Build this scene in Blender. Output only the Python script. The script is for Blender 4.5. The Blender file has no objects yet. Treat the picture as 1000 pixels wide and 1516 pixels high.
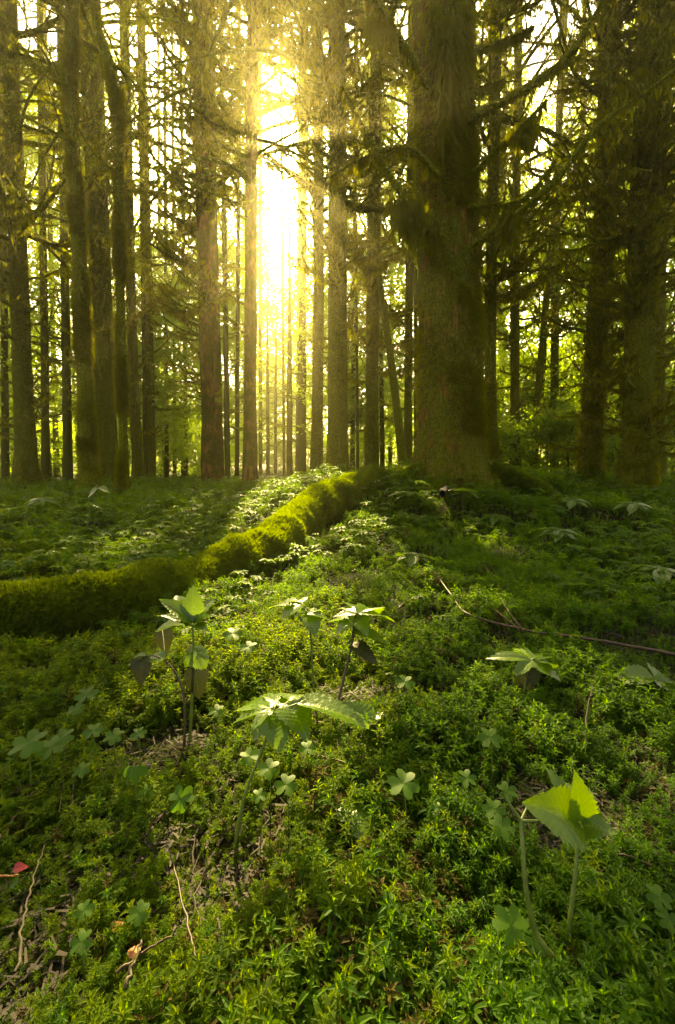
import bpy, math, random
import numpy as np
from mathutils import Vector, Quaternion, Matrix

# ---------------------------------------------------------------- camera, sky, sun, exposure
scene = bpy.context.scene
COL = scene.collection
PITCH = math.radians(5.82)
EYE = 0.60
F = 667.0                                    # focal length in pixels of the 1000 x 1516 frame
cam_data = bpy.data.cameras.new('camera')
cam_data.sensor_fit = 'HORIZONTAL'; cam_data.sensor_width = 24.0; cam_data.lens = 16.0
cam_data.clip_start = 0.02; cam_data.clip_end = 600.0
camera = bpy.data.objects.new('camera', cam_data)
camera.location = (0, 0, EYE); camera.rotation_euler = (math.pi/2 - PITCH, 0, 0)
COL.objects.link(camera); scene.camera = camera

SUN_EL, SUN_AZ = math.radians(33.1), math.radians(-7.5)     # azimuth from +Y, positive towards +X
SUN = np.array([math.sin(SUN_AZ)*math.cos(SUN_EL), math.cos(SUN_AZ)*math.cos(SUN_EL), math.sin(SUN_EL)])
world = bpy.data.worlds.new('World'); scene.world = world; world.use_nodes = True
wn = world.node_tree.nodes; wn.clear()
sky = wn.new('ShaderNodeTexSky'); sky.sky_type = 'NISHITA'; sky.sun_disc = False
sky.sun_elevation = SUN_EL; sky.sun_rotation = SUN_AZ; sky.dust_density = 7.0; sky.air_density = 0.5; sky.ozone_density = 0.0
bg = wn.new('ShaderNodeBackground'); bg.inputs['Strength'].default_value = 0.125
wo = wn.new('ShaderNodeOutputWorld')
world.node_tree.links.new(sky.outputs[0], bg.inputs[0]); world.node_tree.links.new(bg.outputs[0], wo.inputs[0])

sl = bpy.data.lights.new('sun', 'SUN'); sl.energy = 5.0; sl.angle = math.radians(0.5); sl.color = (1.0, 0.85, 0.48)
sun = bpy.data.objects.new('sun', sl)
sun.rotation_euler = Vector(-SUN).to_track_quat('-Z', 'Y').to_euler(); sun.location = (-5, 30, 30)
COL.objects.link(sun)

scene.view_settings.view_transform = 'Standard'; scene.view_settings.look = 'None'
scene.view_settings.exposure = 2.65; scene.view_settings.gamma = 1.0
scene.view_settings.use_curve_mapping = False
scene.view_settings.use_white_balance = True; scene.view_settings.white_balance_temperature = 9000; scene.view_settings.white_balance_tint = 0     # the photograph is balanced very warm
cy = scene.cycles
cy.max_bounces = 7; cy.diffuse_bounces = 4; cy.glossy_bounces = 2; cy.transmission_bounces = 4
cy.transparent_max_bounces = 6; cy.volume_bounces = 0
cy.use_denoising = True; cy.sample_clamp_indirect = 6.0; cy.use_adaptive_sampling = False
HAZE_DENSITY, HAZE_G, HAZE_COLOR = 0.0031, 0.80, (1.0, 0.88, 0.48)

# ---------------------------------------------------------------- small maths
rng = np.random.default_rng(11)
CP, SP = math.cos(PITCH), math.sin(PITCH)
def pix(px, py, d):
    """point at world distance d (along +Y) seen at photo pixel px, py"""
    cx, c = (px-500)/F, (758-py)/F
    dy, dz = CP + SP*c, -SP + CP*c
    t = d/dy
    return np.array([cx*t, d, EYE + dz*t])
def proj(P):
    P = np.atleast_2d(P); x, y, z = P[:, 0], P[:, 1], P[:, 2]-EYE
    f = np.maximum(CP*y - SP*z, 1e-3); u = SP*y + CP*z
    return 500 + F*x/f, 758 - F*u/f, (CP*y - SP*z) > 0.05
def vnoise(P, seed=0):
    """value noise, P: (n, 2 or 3) -> (n,) in -1..1"""
    P = np.atleast_2d(np.asarray(P, float)); i = np.floor(P).astype(np.int64); f = P - i; f = f*f*(3-2*f)
    D = P.shape[1]; out = np.zeros(len(P))
    for c in range(2**D):
        w = np.ones(len(P)); h = np.full(len(P), seed*7919+13, np.int64)
        for k in range(D):
            b = (c >> k) & 1
            w = w*(f[:, k] if b else 1-f[:, k])
            h = (h ^ ((i[:, k]+b) * (374761393, 668265263, 2147483647)[k])) * 1274126177 & 0x7fffffff
            h = h ^ (h >> 13)
        out += w*((h & 0xffff)/32767.5 - 1)
    return out
def fbm(P, seed=0, o=3):
    s = 0; a = 1
    for k in range(o):
        s = s + a*vnoise(np.asarray(P)*2**k, seed+k); a *= .5
    return s
def norm(v):
    v = np.asarray(v, float); return v/(np.linalg.norm(v, axis=-1, keepdims=True)+1e-12)

# ---------------------------------------------------------------- mesh building
class MB:
    def __init__(s): s.V = []; s.L = []; s.S = []; s.M = []; s.n = 0
    def add(s, V, F, mat=0):
        V = np.asarray(V, float).reshape(-1, 3); F = np.asarray(F, np.int64)
        if len(F) == 0: return
        s.V.append(V); s.L.append((F + s.n).ravel()); s.S.append(np.full(len(F), F.shape[1])); s.M.append(np.full(len(F), mat)); s.n += len(V)
    def add_mb(s, o, M=None):
        V, L, S, Mt = o
        if M is not None: V = V @ M[:3, :3].T + M[:3, 3]
        s.V.append(V); s.L.append(L + s.n); s.S.append(S); s.M.append(Mt); s.n += len(V)
    def arrays(s): return np.concatenate(s.V), np.concatenate(s.L), np.concatenate(s.S), np.concatenate(s.M)
    def mesh(s, name, mats, smooth=True, origin=(0, 0, 0)):
        V, L, S, Mt = s.arrays(); me = bpy.data.meshes.new(name)
        me.vertices.add(len(V)); me.vertices.foreach_set('co', (V - np.asarray(origin)).ravel())
        me.loops.add(len(L)); me.loops.foreach_set('vertex_index', L.astype(np.int32))
        me.polygons.add(len(S)); st = np.concatenate([[0], np.cumsum(S)[:-1]])
        me.polygons.foreach_set('loop_start', st.astype(np.int32)); me.polygons.foreach_set('loop_total', S.astype(np.int32))
        for m in mats: me.materials.append(m)
        me.polygons.foreach_set('material_index', Mt.astype(np.int32))
        me.polygons.foreach_set('use_smooth', np.full(len(S), smooth))
        me.update(calc_edges=True); me.validate()
        return me
def link(name, data, parent=None):
    o = bpy.data.objects.new(name, data); COL.objects.link(o)
    if parent is not None: o.parent = parent
    return o
def part(name, mb, mats, parent, smooth=True):
    """one mesh under its thing; coordinates are given in world space"""
    o0 = tuple(parent.location); p = parent.parent
    while p is not None: o0 = tuple(np.add(o0, p.location)); p = p.parent
    return link(name, mb.mesh(name, mats, smooth, o0), parent)
def thing(name, label, cat, loc, group=None):
    o = link(name, None); o.location = tuple(float(v) for v in loc); o['label'] = label; o['category'] = cat
    if group: o['group'] = group
    return o
def tube(path, rad, sides=6, cap=True, twist=0.0):
    path = np.asarray(path, float); n = len(path); rad = np.broadcast_to(np.asarray(rad, float), (n,))
    T = norm(np.gradient(path, axis=0)); ref = np.array([0, 0, 1.0]) if abs(T[0, 2]) < .8 else np.array([1.0, 0, 0])
    N = norm(np.cross(T, ref)); B = np.cross(T, N)
    a = np.linspace(0, 2*np.pi, sides, endpoint=False) + twist
    ring = N[:, None]*np.cos(a)[None, :, None] + B[:, None]*np.sin(a)[None, :, None]
    V = (path[:, None] + ring*rad[:, None, None]).reshape(-1, 3)
    i, j = np.meshgrid(np.arange(n-1), np.arange(sides), indexing='ij'); k = (j+1) % sides
    Fq = np.stack([i*sides+j, i*sides+k, (i+1)*sides+k, (i+1)*sides+j], -1).reshape(-1, 4)
    return V, Fq
def curve(pts, n):
    """smooth curve through points (Catmull-Rom), n samples; pts may carry extra columns"""
    p = np.asarray(pts, float)
    if len(p) == 2: return p[0] + (p[1]-p[0])*np.linspace(0, 1, n)[:, None]
    q = np.vstack([2*p[0]-p[1], p, 2*p[-1]-p[-2]]); m = len(p)-1
    t = np.linspace(0, m-1e-6, n); i = t.astype(int); u = (t-i)[:, None]
    a, b, c, d = q[i], q[i+1], q[i+2], q[i+3]
    return .5*((2*b) + (c-a)*u + (2*a-5*b+4*c-d)*u**2 + (3*b-a-3*c+d)*u**3)
def frame_mat(x, up, origin, sx=1, sy=None, sz=None):
    x = norm(x); up = np.asarray(up, float); y = np.cross(up, x)
    if np.linalg.norm(y) < 1e-5: y = np.cross([1, 0, 0.1], x)
    y = norm(y); z = np.cross(x, y); sy = sx if sy is None else sy; sz = sx if sz is None else sz
    M = np.eye(4); M[:3, 0] = x*sx; M[:3, 1] = y*sy; M[:3, 2] = z*sz; M[:3, 3] = origin
    return M

# ---------------------------------------------------------------- materials
def new_mat(name):
    m = bpy.data.materials.new(name); m.use_nodes = True; nt = m.node_tree; nt.nodes.clear()
    return m, nt, nt.nodes.new, nt.links.new
def ramp(new, stops):
    r = new('ShaderNodeValToRGB'); e = r.color_ramp.elements
    while len(e) < len(stops): e.new(.5)
    for k, (p, c) in enumerate(stops): e[k].position = p; e[k].color = (*c, 1)
    return r
def leaf_mat(name, c0, c1, c2, trans, tw=.45, rough=.45, spec=.4, scale=6.0, obj_random=True, vein=0.0):
    """thin leaf: glossy surface over diffuse, light coming through; colour varies per plant and over the surface"""
    m, nt, new, ln = new_mat(name)
    out = new('ShaderNodeOutputMaterial'); mix = new('ShaderNodeMixShader'); p = new('ShaderNodeBsdfPrincipled'); tr = new('ShaderNodeBsdfTranslucent')
    tc = new('ShaderNodeTexCoord'); nz = new('ShaderNodeTexNoise'); nz.inputs['Scale'].default_value = scale; nz.inputs['Detail'].default_value = 3
    geo = new('ShaderNodeNewGeometry'); ln(geo.outputs['Position'], nz.inputs['Vector'])
    oi = new('ShaderNodeObjectInfo'); add = new('ShaderNodeMath'); add.operation = 'MULTIPLY_ADD'
    ln(oi.outputs['Random'], add.inputs[0]); add.inputs[1].default_value = .55 if obj_random else 0.0
    sub = new('ShaderNodeMath'); sub.operation = 'MULTIPLY_ADD'; ln(nz.outputs[0], sub.inputs[0])
    sub.inputs[1].default_value = 1.0 if obj_random else 1.5; sub.inputs[2].default_value = -.28
    ln(sub.outputs[0], add.inputs[2])
    r = ramp(new, [(.05, c0), (.5, c1), (.95, c2)]); ln(add.outputs[0], r.inputs[0])
    colr = r.outputs[0]
    if vein > 0:
        sx = new('ShaderNodeSeparateXYZ'); ln(tc.outputs['Object'], sx.inputs[0]); ay = new('ShaderNodeMath'); ay.operation = 'ABSOLUTE'; ln(sx.outputs[1], ay.inputs[0])
        def mth(op, a, b, c=None):
            q = new('ShaderNodeMath'); q.operation = op
            for k_, v_ in enumerate((a, b) if c is None else (a, b, c)):
                if isinstance(v_, float): q.inputs[k_].default_value = v_
                else: ln(v_, q.inputs[k_])
            return q.outputs[0]
        w1 = mth('SUBTRACT', mth('MULTIPLY', sx.outputs[0], 9.0), mth('MULTIPLY', ay.outputs[0], 9.5)); side = mth('LESS_THAN', mth('FRACT', w1, 0.0), .13); mid = mth('LESS_THAN', ay.outputs[0], .012)
        vv = mth('MULTIPLY', mth('MAXIMUM', side, mid), .8); vm = new('ShaderNodeMix'); vm.data_type = 'RGBA'; ln(vv, vm.inputs[0]); ln(r.outputs[0], vm.inputs['A']); vm.inputs['B'].default_value = (min(c2[0]*1.7, .2), min(c2[1]*1.5, .3), c2[2]*1.6, 1); colr = vm.outputs['Result']
    ln(colr, p.inputs['Base Color']); p.inputs['Roughness'].default_value = rough; p.inputs['Specular IOR Level'].default_value = spec
    mt = new('ShaderNodeMix'); mt.data_type = 'RGBA'; mt.inputs[0].default_value = .6; ln(r.outputs[0], mt.inputs['A']); mt.inputs['B'].default_value = (*trans, 1)
    ln(mt.outputs['Result'], tr.inputs[0])
    if vein > 0:
        b = new('ShaderNodeBump'); b.inputs['Strength'].default_value = vein; b.inputs['Distance'].default_value = .004
        n2 = new('ShaderNodeTexNoise'); n2.inputs['Scale'].default_value = 160; n2.inputs['Detail'].default_value = 2; ln(geo.outputs['Position'], n2.inputs['Vector'])
        ln(n2.outputs[0], b.inputs['Height']); ln(b.outputs[0], p.inputs['Normal'])
    mix.inputs[0].default_value = tw; ln(p.outputs[0], mix.inputs[1]); ln(tr.outputs[0], mix.inputs[2]); ln(mix.outputs[0], out.inputs[0])
    return m
def bark_mat(name, dark, mid, light, moss, moss_amt, scale=9.0, bump=.7, moss2=None):
    m, nt, new, ln = new_mat(name)
    out = new('ShaderNodeOutputMaterial'); p = new('ShaderNodeBsdfPrincipled'); ln(p.outputs[0], out.inputs[0])
    tc = new('ShaderNodeTexCoord'); mp = new('ShaderNodeMapping'); mp.inputs['Scale'].default_value = (1, 1, .32); ln(tc.outputs['Object'], mp.inputs[0])
    n1 = new('ShaderNodeTexNoise'); n1.inputs['Scale'].default_value = scale; n1.inputs['Detail'].default_value = 8; n1.inputs['Roughness'].default_value = .65; ln(mp.outputs[0], n1.inputs['Vector'])
    v = new('ShaderNodeTexVoronoi'); v.inputs['Scale'].default_value = scale*2.2; ln(mp.outputs[0], v.inputs['Vector'])
    ad = new('ShaderNodeMath'); ad.operation = 'MULTIPLY_ADD'; ln(v.outputs['Distance'], ad.inputs[0]); ad.inputs[1].default_value = .5; ln(n1.outputs[0], ad.inputs[2])
    r = ramp(new, [(.35, dark), (.62, mid), (.95, light)]); ln(ad.outputs[0], r.inputs[0])
    n2 = new('ShaderNodeTexNoise'); n2.inputs['Scale'].default_value = 2.6; n2.inputs['Detail'].default_value = 7; n2.inputs['Roughness'].default_value = .7; ln(tc.outputs['Object'], n2.inputs['Vector'])
    n3 = new('ShaderNodeTexNoise'); n3.inputs['Scale'].default_value = 45; n3.inputs['Detail'].default_value = 4; ln(tc.outputs['Object'], n3.inputs['Vector'])
    mr = new('ShaderNodeMapRange'); mr.inputs['From Min'].default_value = .62 - moss_amt*.5; mr.inputs['From Max'].default_value = .74 - moss_amt*.4; ln(n2.outputs[0], mr.inputs[0])
    mm = ramp(new, [(.3, tuple(c*.45 for c in moss)), (.7, moss2 or moss)]); ln(n3.outputs[0], mm.inputs[0])
    mx = new('ShaderNodeMix'); mx.data_type = 'RGBA'; ln(mr.outputs[0], mx.inputs[0]); ln(r.outputs[0], mx.inputs['A']); ln(mm.outputs[0], mx.inputs['B'])
    ln(mx.outputs['Result'], p.inputs['Base Color']); p.inputs['Roughness'].default_value = .9; p.inputs['Specular IOR Level'].default_value = .15
    h = new('ShaderNodeMath'); h.operation = 'MULTIPLY_ADD'; ln(n3.outputs[0], h.inputs[0]); h.inputs[1].default_value = .5; ln(ad.outputs[0], h.inputs[2])
    b = new('ShaderNodeBump'); b.inputs['Strength'].default_value = bump; b.inputs['Distance'].default_value = .06; ln(h.outputs[0], b.inputs['Height']); ln(b.outputs[0], p.inputs['Normal'])
    return m
def plain_mat(name, col, col2, scale=40, rough=.6, tw=0):
    m, nt, new, ln = new_mat(name)
    out = new('ShaderNodeOutputMaterial'); p = new('ShaderNodeBsdfPrincipled'); ln(p.outputs[0], out.inputs[0])
    geo = new('ShaderNodeNewGeometry'); n1 = new('ShaderNodeTexNoise'); n1.inputs['Scale'].default_value = scale; n1.inputs['Detail'].default_value = 5; ln(geo.outputs['Position'], n1.inputs['Vector'])
    r = ramp(new, [(.35, col), (.65, col2)]); ln(n1.outputs[0], r.inputs[0]); colr = r.outputs[0]
    ln(colr, p.inputs['Base Color']); p.inputs['Roughness'].default_value = rough
    b = new('ShaderNodeBump'); b.inputs['Strength'].default_value = .5; b.inputs['Distance'].default_value = .003; ln(n1.outputs[0], b.inputs['Height']); ln(b.outputs[0], p.inputs['Normal'])
    return m

MOSS_T = (.30, .40, .03)
M_bark = bark_mat('mossy_bark', (.020, .012, .002), (.095, .050, .008), (.20, .115, .018), (.105, .112, .003), .85, bump=1.0, moss2=(.18, .185, .005))
M_bark_red = bark_mat('reddish_bark', (.028, .013, .003), (.13, .060, .014), (.26, .14, .030), (.10, .105, .004), .45, scale=7, bump=1.0)
M_bark_big = bark_mat('big_spruce_bark', (.022, .010, .002), (.12, .052, .008), (.24, .115, .016), (.105, .11, .003), .54, scale=14, bump=1.0, moss2=(.15, .155, .005))
M_bark_moss = bark_mat('moss_wrapped_bark', (.022, .016, .002), (.08, .058, .007), (.12, .088, .010), (.13, .14, .003), .9, bump=1.0, moss2=(.22, .23, .006))
M_bark_far = bark_mat('far_bark', (.022, .016, .003), (.075, .048, .008), (.13, .085, .014), (.09, .10, .003), .75, scale=6, bump=.3)
M_hang = leaf_mat('hanging_moss', (.036, .036, .002), (.085, .090, .003), (.15, .155, .005), (.55, .54, .01), tw=.52, rough=.8, spec=.08, scale=26, obj_random=False)
M_needle = leaf_mat('conifer_needles', (.024, .040, .003), (.052, .078, .004), (.085, .11, .006), (.46, .52, .01), tw=.55, rough=.55, spec=.2, scale=1.2)
M_broad = leaf_mat('broad_leaves', (.050, .095, .008), (.085, .145, .010), (.125, .185, .014), (.66, .86, .05), tw=.62, rough=.45, spec=.35, scale=.9)
M_moss_green = leaf_mat('leafy_moss', (.010, .036, .002), (.030, .088, .003), (.085, .160, .006), (.36, .62, .010), tw=.5, rough=.6, spec=.18, scale=4)
M_moss_gold = leaf_mat('feather_moss', (.018, .040, .002), (.056, .104, .003), (.13, .18, .006), (.50, .64, .010), tw=.5, rough=.65, spec=.15, scale=5)
M_moss_old = leaf_mat('old_moss', (.03, .024, .006), (.065, .05, .010), (.11, .08, .016), (.22, .18, .03), tw=.4, rough=.7, spec=.15, scale=6)
M_moss_log = leaf_mat('log_moss', (.028, .048, .004), (.064, .098, .005), (.112, .148, .008), (.42, .54, .015), tw=.45, rough=.6, spec=.2, scale=7)
M_cover = leaf_mat('ground_cover_leaves', (.022, .056, .005), (.048, .102, .008), (.082, .148, .011), (.34, .54, .02), tw=.42, rough=.6, spec=.22, scale=2)
M_leaf = leaf_mat('seedling_leaf', (.036, .085, .006), (.062, .125, .008), (.09, .16, .012), (.38, .58, .02), tw=.42, rough=.30, spec=.6, scale=14, vein=.25)
M_leaf_dull = leaf_mat('old_leaf', (.018, .022, .006), (.035, .038, .009), (.06, .055, .012), (.06, .07, .015), tw=.22, rough=.5, spec=.3, scale=14, vein=.25)
M_clover = leaf_mat('sorrel_leaf', (.030, .080, .004), (.046, .112, .006), (.07, .145, .009), (.30, .58, .02), tw=.45, rough=.5, spec=.25, scale=10)
M_stem = plain_mat('green_stem', (.075, .11, .012), (.13, .16, .022), 60, .45)
M_stem_brown = plain_mat('brown_stem', (.03, .018, .007), (.07, .042, .015), 60, .55)
M_twig = plain_mat('red_brown_twig', (.030, .012, .005), (.085, .038, .014), 45, .55)
M_twig_dark = plain_mat('dark_twig', (.02, .014, .008), (.055, .036, .018), 45, .8)
M_litter = plain_mat('needle_litter', (.008, .004, .0018), (.028, .014, .005), 25, .8)
M_redleaf = plain_mat('red_leaf', (.25, .015, .012), (.38, .03, .02), 40, .4)
M_orange = plain_mat('orange_dead_leaf', (.26, .09, .015), (.40, .17, .03), 40, .6)

def ground_mat():
    m, nt, new, ln = new_mat('forest_floor_soil')
    out = new('ShaderNodeOutputMaterial'); p = new('ShaderNodeBsdfPrincipled'); ln(p.outputs[0], out.inputs[0])
    geo = new('ShaderNodeNewGeometry')
    n1 = new('ShaderNodeTexNoise'); n1.inputs['Scale'].default_value = 1.6; n1.inputs['Detail'].default_value = 8; n1.inputs['Roughness'].default_value = .7; ln(geo.outputs['Position'], n1.inputs['Vector'])
    n2 = new('ShaderNodeTexNoise'); n2.inputs['Scale'].default_value = 55; n2.inputs['Detail'].default_value = 6; ln(geo.outputs['Position'], n2.inputs['Vector'])
    a = ramp(new, [(.3, (.006, .004, .002)), (.7, (.028, .017, .007))]); ln(n2.outputs[0], a.inputs[0])
    b = ramp(new, [(.3, (.008, .012, .003)), (.7, (.026, .036, .006))]); ln(n2.outputs[0], b.inputs[0])
    mr = new('ShaderNodeMapRange'); mr.inputs['From Min'].default_value = .40; mr.inputs['From Max'].default_value = .55; ln(n1.outputs[0], mr.inputs[0])
    mx = new('ShaderNodeMix'); mx.data_type = 'RGBA'; ln(mr.outputs[0], mx.inputs[0]); ln(a.outputs[0], mx.inputs['A']); ln(b.outputs[0], mx.inputs['B'])
    ln(mx.outputs['Result'], p.inputs['Base Color']); p.inputs['Roughness'].default_value = .95; p.inputs['Specular IOR Level'].default_value = .1
    bp = new('ShaderNodeBump'); bp.inputs['Strength'].default_value = 1; bp.inputs['Distance'].default_value = .02; ln(n2.outputs[0], bp.inputs['Height']); ln(bp.outputs[0], p.inputs['Normal'])
    return m
M_ground = ground_mat()

# ---------------------------------------------------------------- where shade falls and where the sky shows between the crowns
LIT = [(430, 905, 62, 24), (405, 1050, 75, 50), (530, 905, 60, 30), (545, 1110, 75, 70), (345, 1160, 60, 50), (300, 1250, 80, 70), (265, 1345, 55, 60), (80, 1440, 120, 90),
       (200, 1400, 60, 50), (345, 745, 110, 12), (430, 742, 40, 10), (440, 760, 50, 34), (330, 838, 60, 34), (400, 795, 50, 34), (200, 842, 95, 44), (60, 870, 95, 48), (270, 845, 60, 34),
       (975, 765, 40, 10), (280, 900, 36, 34), (250, 1195, 40, 40), (150, 1290, 50, 40), (640, 1090, 40, 30), (470, 1000, 60, 60)]
GAPS = [(247, 60, 30, 90, .5), (238, 215, 26, 100, .55), (408, 208, 36, 54, 1.0), (420, 60, 16, 60, .2), (787, 60, 24, 80, .85), (800, 205, 30, 50, .9), (603, 190, 13, 80, .8), (345, 20, 22, 60, .5), (85, 310, 20, 30, .6), (665, 20, 10, 10, .0), (920, 170, 14, 24, .7)]
def in_lit(P, grow=1.0):
    P = np.atleast_2d(P); G = P - SUN*((P[:, 2:3]-.06)/SUN[2]); px, py, ok = proj(G); r = np.zeros(len(P), bool)
    for a, b, w, h in LIT: r |= ((px-a)/(w*grow))**2 + ((py-b)/(h*grow))**2 < 1
    return r & ok
def in_gap(P):
    P = np.atleast_2d(P); px, py, ok = proj(P); pr = np.zeros(len(P))
    for a, b, w, h, q in GAPS:
        e = ((px-a)/w)**2 + ((py-b)/h)**2
        pr = np.maximum(pr, np.where(e < 1, q, np.where(e < 1.7, q*.55, 0)))
    return rng.random(len(P)) < pr*ok
def keep(P): return ~(in_lit(P) | in_gap(P))

# ---------------------------------------------------------------- ground
ANCH = []                                    # (x, y, z) the floor passes near
def anchor(px, py, d): ANCH.append(pix(px, py, d))
LOG = [(-150, 940, 1.50, 44), (0, 915, 1.62, 45), (130, 898, 1.80, 44), (225, 876, 2.10, 33), (295, 858, 2.50, 29), (355, 830, 2.90, 31), (415, 801, 3.45, 32), (447, 771, 4.1, 29), (490, 743, 4.8, 26), (555, 724, 5.6, 27)]
for a, b, d, w in LOG: anchor(a, b + w*.8, d)
for r in np.arange(.2, 1.5, .35):
    for t in np.linspace(-1.6, 1.6, 9): ANCH.append(np.array([r*math.sin(t)*1.2, r*math.cos(t), 0]))
for q in [(200, 800, 4.2), (100, 770, 5.6), (300, 770, 5.5), (330, 742, 8.0), (100, 740, 8.6), (650, 850, 2.7), (800, 850, 2.7), (950, 860, 2.5), (700, 800, 3.9), (850, 800, 3.9), (980, 805, 3.7),
          (640, 752, 5.2), (560, 722, 5.6), (520, 728, 5.6), (700, 745, 5.3), (800, 752, 5.2), (900, 762, 5.2), (990, 772, 5.2), (620, 700, 6.2), (600, 703, 5.9), (570, 709, 5.7), (530, 718, 5.6), (640, 728, 5.4), (700, 730, 5.45), (760, 722, 5.7), (730, 703, 6.0), (810, 728, 6.0), (870, 722, 8.0), (940, 738, 7.0), (1040, 752, 6.6),
          (780, 712, 9), (400, 727, 10.8), (500, 716, 11), (560, 712, 11), (400, 712, 18), (200, 712, 16), (800, 704, 16), (950, 716, 14)]: anchor(*q)
for y in (24, 34, 50, 75):
    for x in np.linspace(-y, y, 7): ANCH.append(np.array([x, y, .05]))
ANCH = np.array(ANCH)
def hbase(x, y):
    x = np.asarray(x, float).ravel(); y = np.asarray(y, float).ravel(); out = np.zeros(len(x)); W = np.full(len(x), 2e-3)
    for ax, ay, az in ANCH:
        s = .05 + .012*ay*ay
        w = 1/(((x-ax)**2 + (y-ay)**2)/s + .25)**2 if ay < 3 else 1/(((x-ax)**2 + (y-ay)**2)/(.35+.004*ay*ay) + .25)**2
        out += w*az; W += w
    return out/W
def height(x, y):
    x = np.asarray(x, float).ravel(); y = np.asarray(y, float).ravel(); r = np.hypot(x, y)
    P = np.stack([x, y], 1)
    far = np.clip(r/3, .6, 1.6)
    return hbase(x, y) + (.035*fbm(P*3.1, 3, 3) + .02*fbm(P*9, 9, 2))*far + .05*fbm(P*.9, 21, 2)*np.clip((r-2)/4, 0, 1)
def h1(x, y): return float(height([x], [y])[0])
def gnd(px, py):
    """ground point seen at a photo pixel"""
    ds = np.geomspace(.25, 30, 160); P = np.array([pix(px, py, d) for d in ds]); e = P[:, 2] - height(P[:, 0], P[:, 1])
    i = np.argmax(e < 0) if (e < 0).any() else len(ds)-1
    a, b = ds[max(i-1, 0)], ds[i]
    for _ in range(12):
        m = (a+b)/2; q = pix(px, py, m)
        if q[2] > h1(q[0], q[1]): a = m
        else: b = m
    return pix(px, py, b)

rr = np.concatenate([[0], np.geomspace(.12, 92, 250)])
th = np.concatenate([np.linspace(-1.15, 1.15, 330), np.linspace(1.15, 2*np.pi-1.15, 90)[1:-1]]); nt_ = len(th)
R, T = np.meshgrid(rr[1:], th, indexing='ij'); gx, gy = (R*np.sin(T)).ravel(), (R*np.cos(T)).ravel()
GV = np.vstack([[0, 0, h1(0, 0)], np.stack([gx, gy, height(gx, gy)], 1)])
i, j = np.meshgrid(np.arange(len(rr)-2), np.arange(nt_), indexing='ij'); k = (j+1) % nt_
gq = np.stack([1+i*nt_+j, 1+(i+1)*nt_+j, 1+(i+1)*nt_+k, 1+i*nt_+k], -1).reshape(-1, 4)
g = MB(); g.add(GV, gq[:, ::-1]); jj = np.arange(nt_); g.add(GV[:nt_+1], np.stack([np.zeros(nt_, int), 1+jj, 1+(jj+1) % nt_], 1)[:, ::-1])
ground = link('forest_floor', g.mesh('forest_floor', [M_ground])); ground['kind'] = 'structure'; ground['label'] = 'uneven dark forest floor under the moss'

# ---------------------------------------------------------------- scattering small plants nobody could count
def source_collection(name, meshes):
    c = bpy.data.collections.new(name)
    for n_, me in enumerate(meshes): c.objects.link(bpy.data.objects.new(f'{name}_{n_:02d}', me))
    return c
def quats(zaxis, spin):
    """quaternions (w,x,y,z) turning +Z onto zaxis after a spin about it"""
    z = norm(zaxis); h = norm(z + np.array([0, 0, 1.0])); q1 = np.stack([h[:, 2], -h[:, 1], h[:, 0], np.zeros(len(z))], 1)
    c, s = np.cos(spin/2), np.sin(spin/2)
    w, x, y = q1[:, 0], q1[:, 1], q1[:, 2]
    return np.stack([w*c, x*c + y*s, y*c - x*s, w*s], 1)
def scatter(name, P, zaxis, scale, idx, coll, parent=None, origin=(0, 0, 0)):
    n = len(P); me = bpy.data.meshes.new(name); me.vertices.add(n); me.vertices.foreach_set('co', (np.asarray(P) - np.asarray(origin)).ravel())
    a = me.attributes.new('turn', 'QUATERNION', 'POINT'); a.data.foreach_set('value', quats(zaxis, rng.random(n)*6.283).ravel())
    a = me.attributes.new('size', 'FLOAT', 'POINT'); a.data.foreach_set('value', np.broadcast_to(scale, (n,)).astype(np.float32).copy())
    a = me.attributes.new('pick', 'INT', 'POINT'); a.data.foreach_set('value', np.asarray(idx, np.int32))
    o = link(name, me, parent); o['kind'] = 'stuff'
    ng = bpy.data.node_groups.new(name, 'GeometryNodeTree')
    ng.interface.new_socket('Geometry', in_out='INPUT', socket_type='NodeSocketGeometry'); ng.interface.new_socket('Geometry', in_out='OUTPUT', socket_type='NodeSocketGeometry')
    N, L = ng.nodes.new, ng.links.new; gi = N('NodeGroupInput'); go = N('NodeGroupOutput'); ip = N('GeometryNodeInstanceOnPoints'); ci = N('GeometryNodeCollectionInfo')
    ci.inputs['Collection'].default_value = coll; ci.inputs['Separate Children'].default_value = True; ci.inputs['Reset Children'].default_value = True
    def attr(nm, ty):
        x = N('GeometryNodeInputNamedAttribute'); x.data_type = ty; x.inputs['Name'].default_value = nm; return next(s for s in x.outputs if s.enabled and s.name == 'Attribute')
    L(gi.outputs[0], ip.inputs['Points']); L(ci.outputs[0], ip.inputs['Instance']); ip.inputs['Pick Instance'].default_value = True
    L(attr('pick', 'INT'), ip.inputs['Instance Index']); L(attr('turn', 'QUATERNION'), ip.inputs['Rotation']); L(attr('size', 'FLOAT'), ip.inputs['Scale'])
    L(ip.outputs[0], go.inputs[0])
    o.modifiers.new('scatter', 'NODES').node_group = ng
    return o

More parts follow.
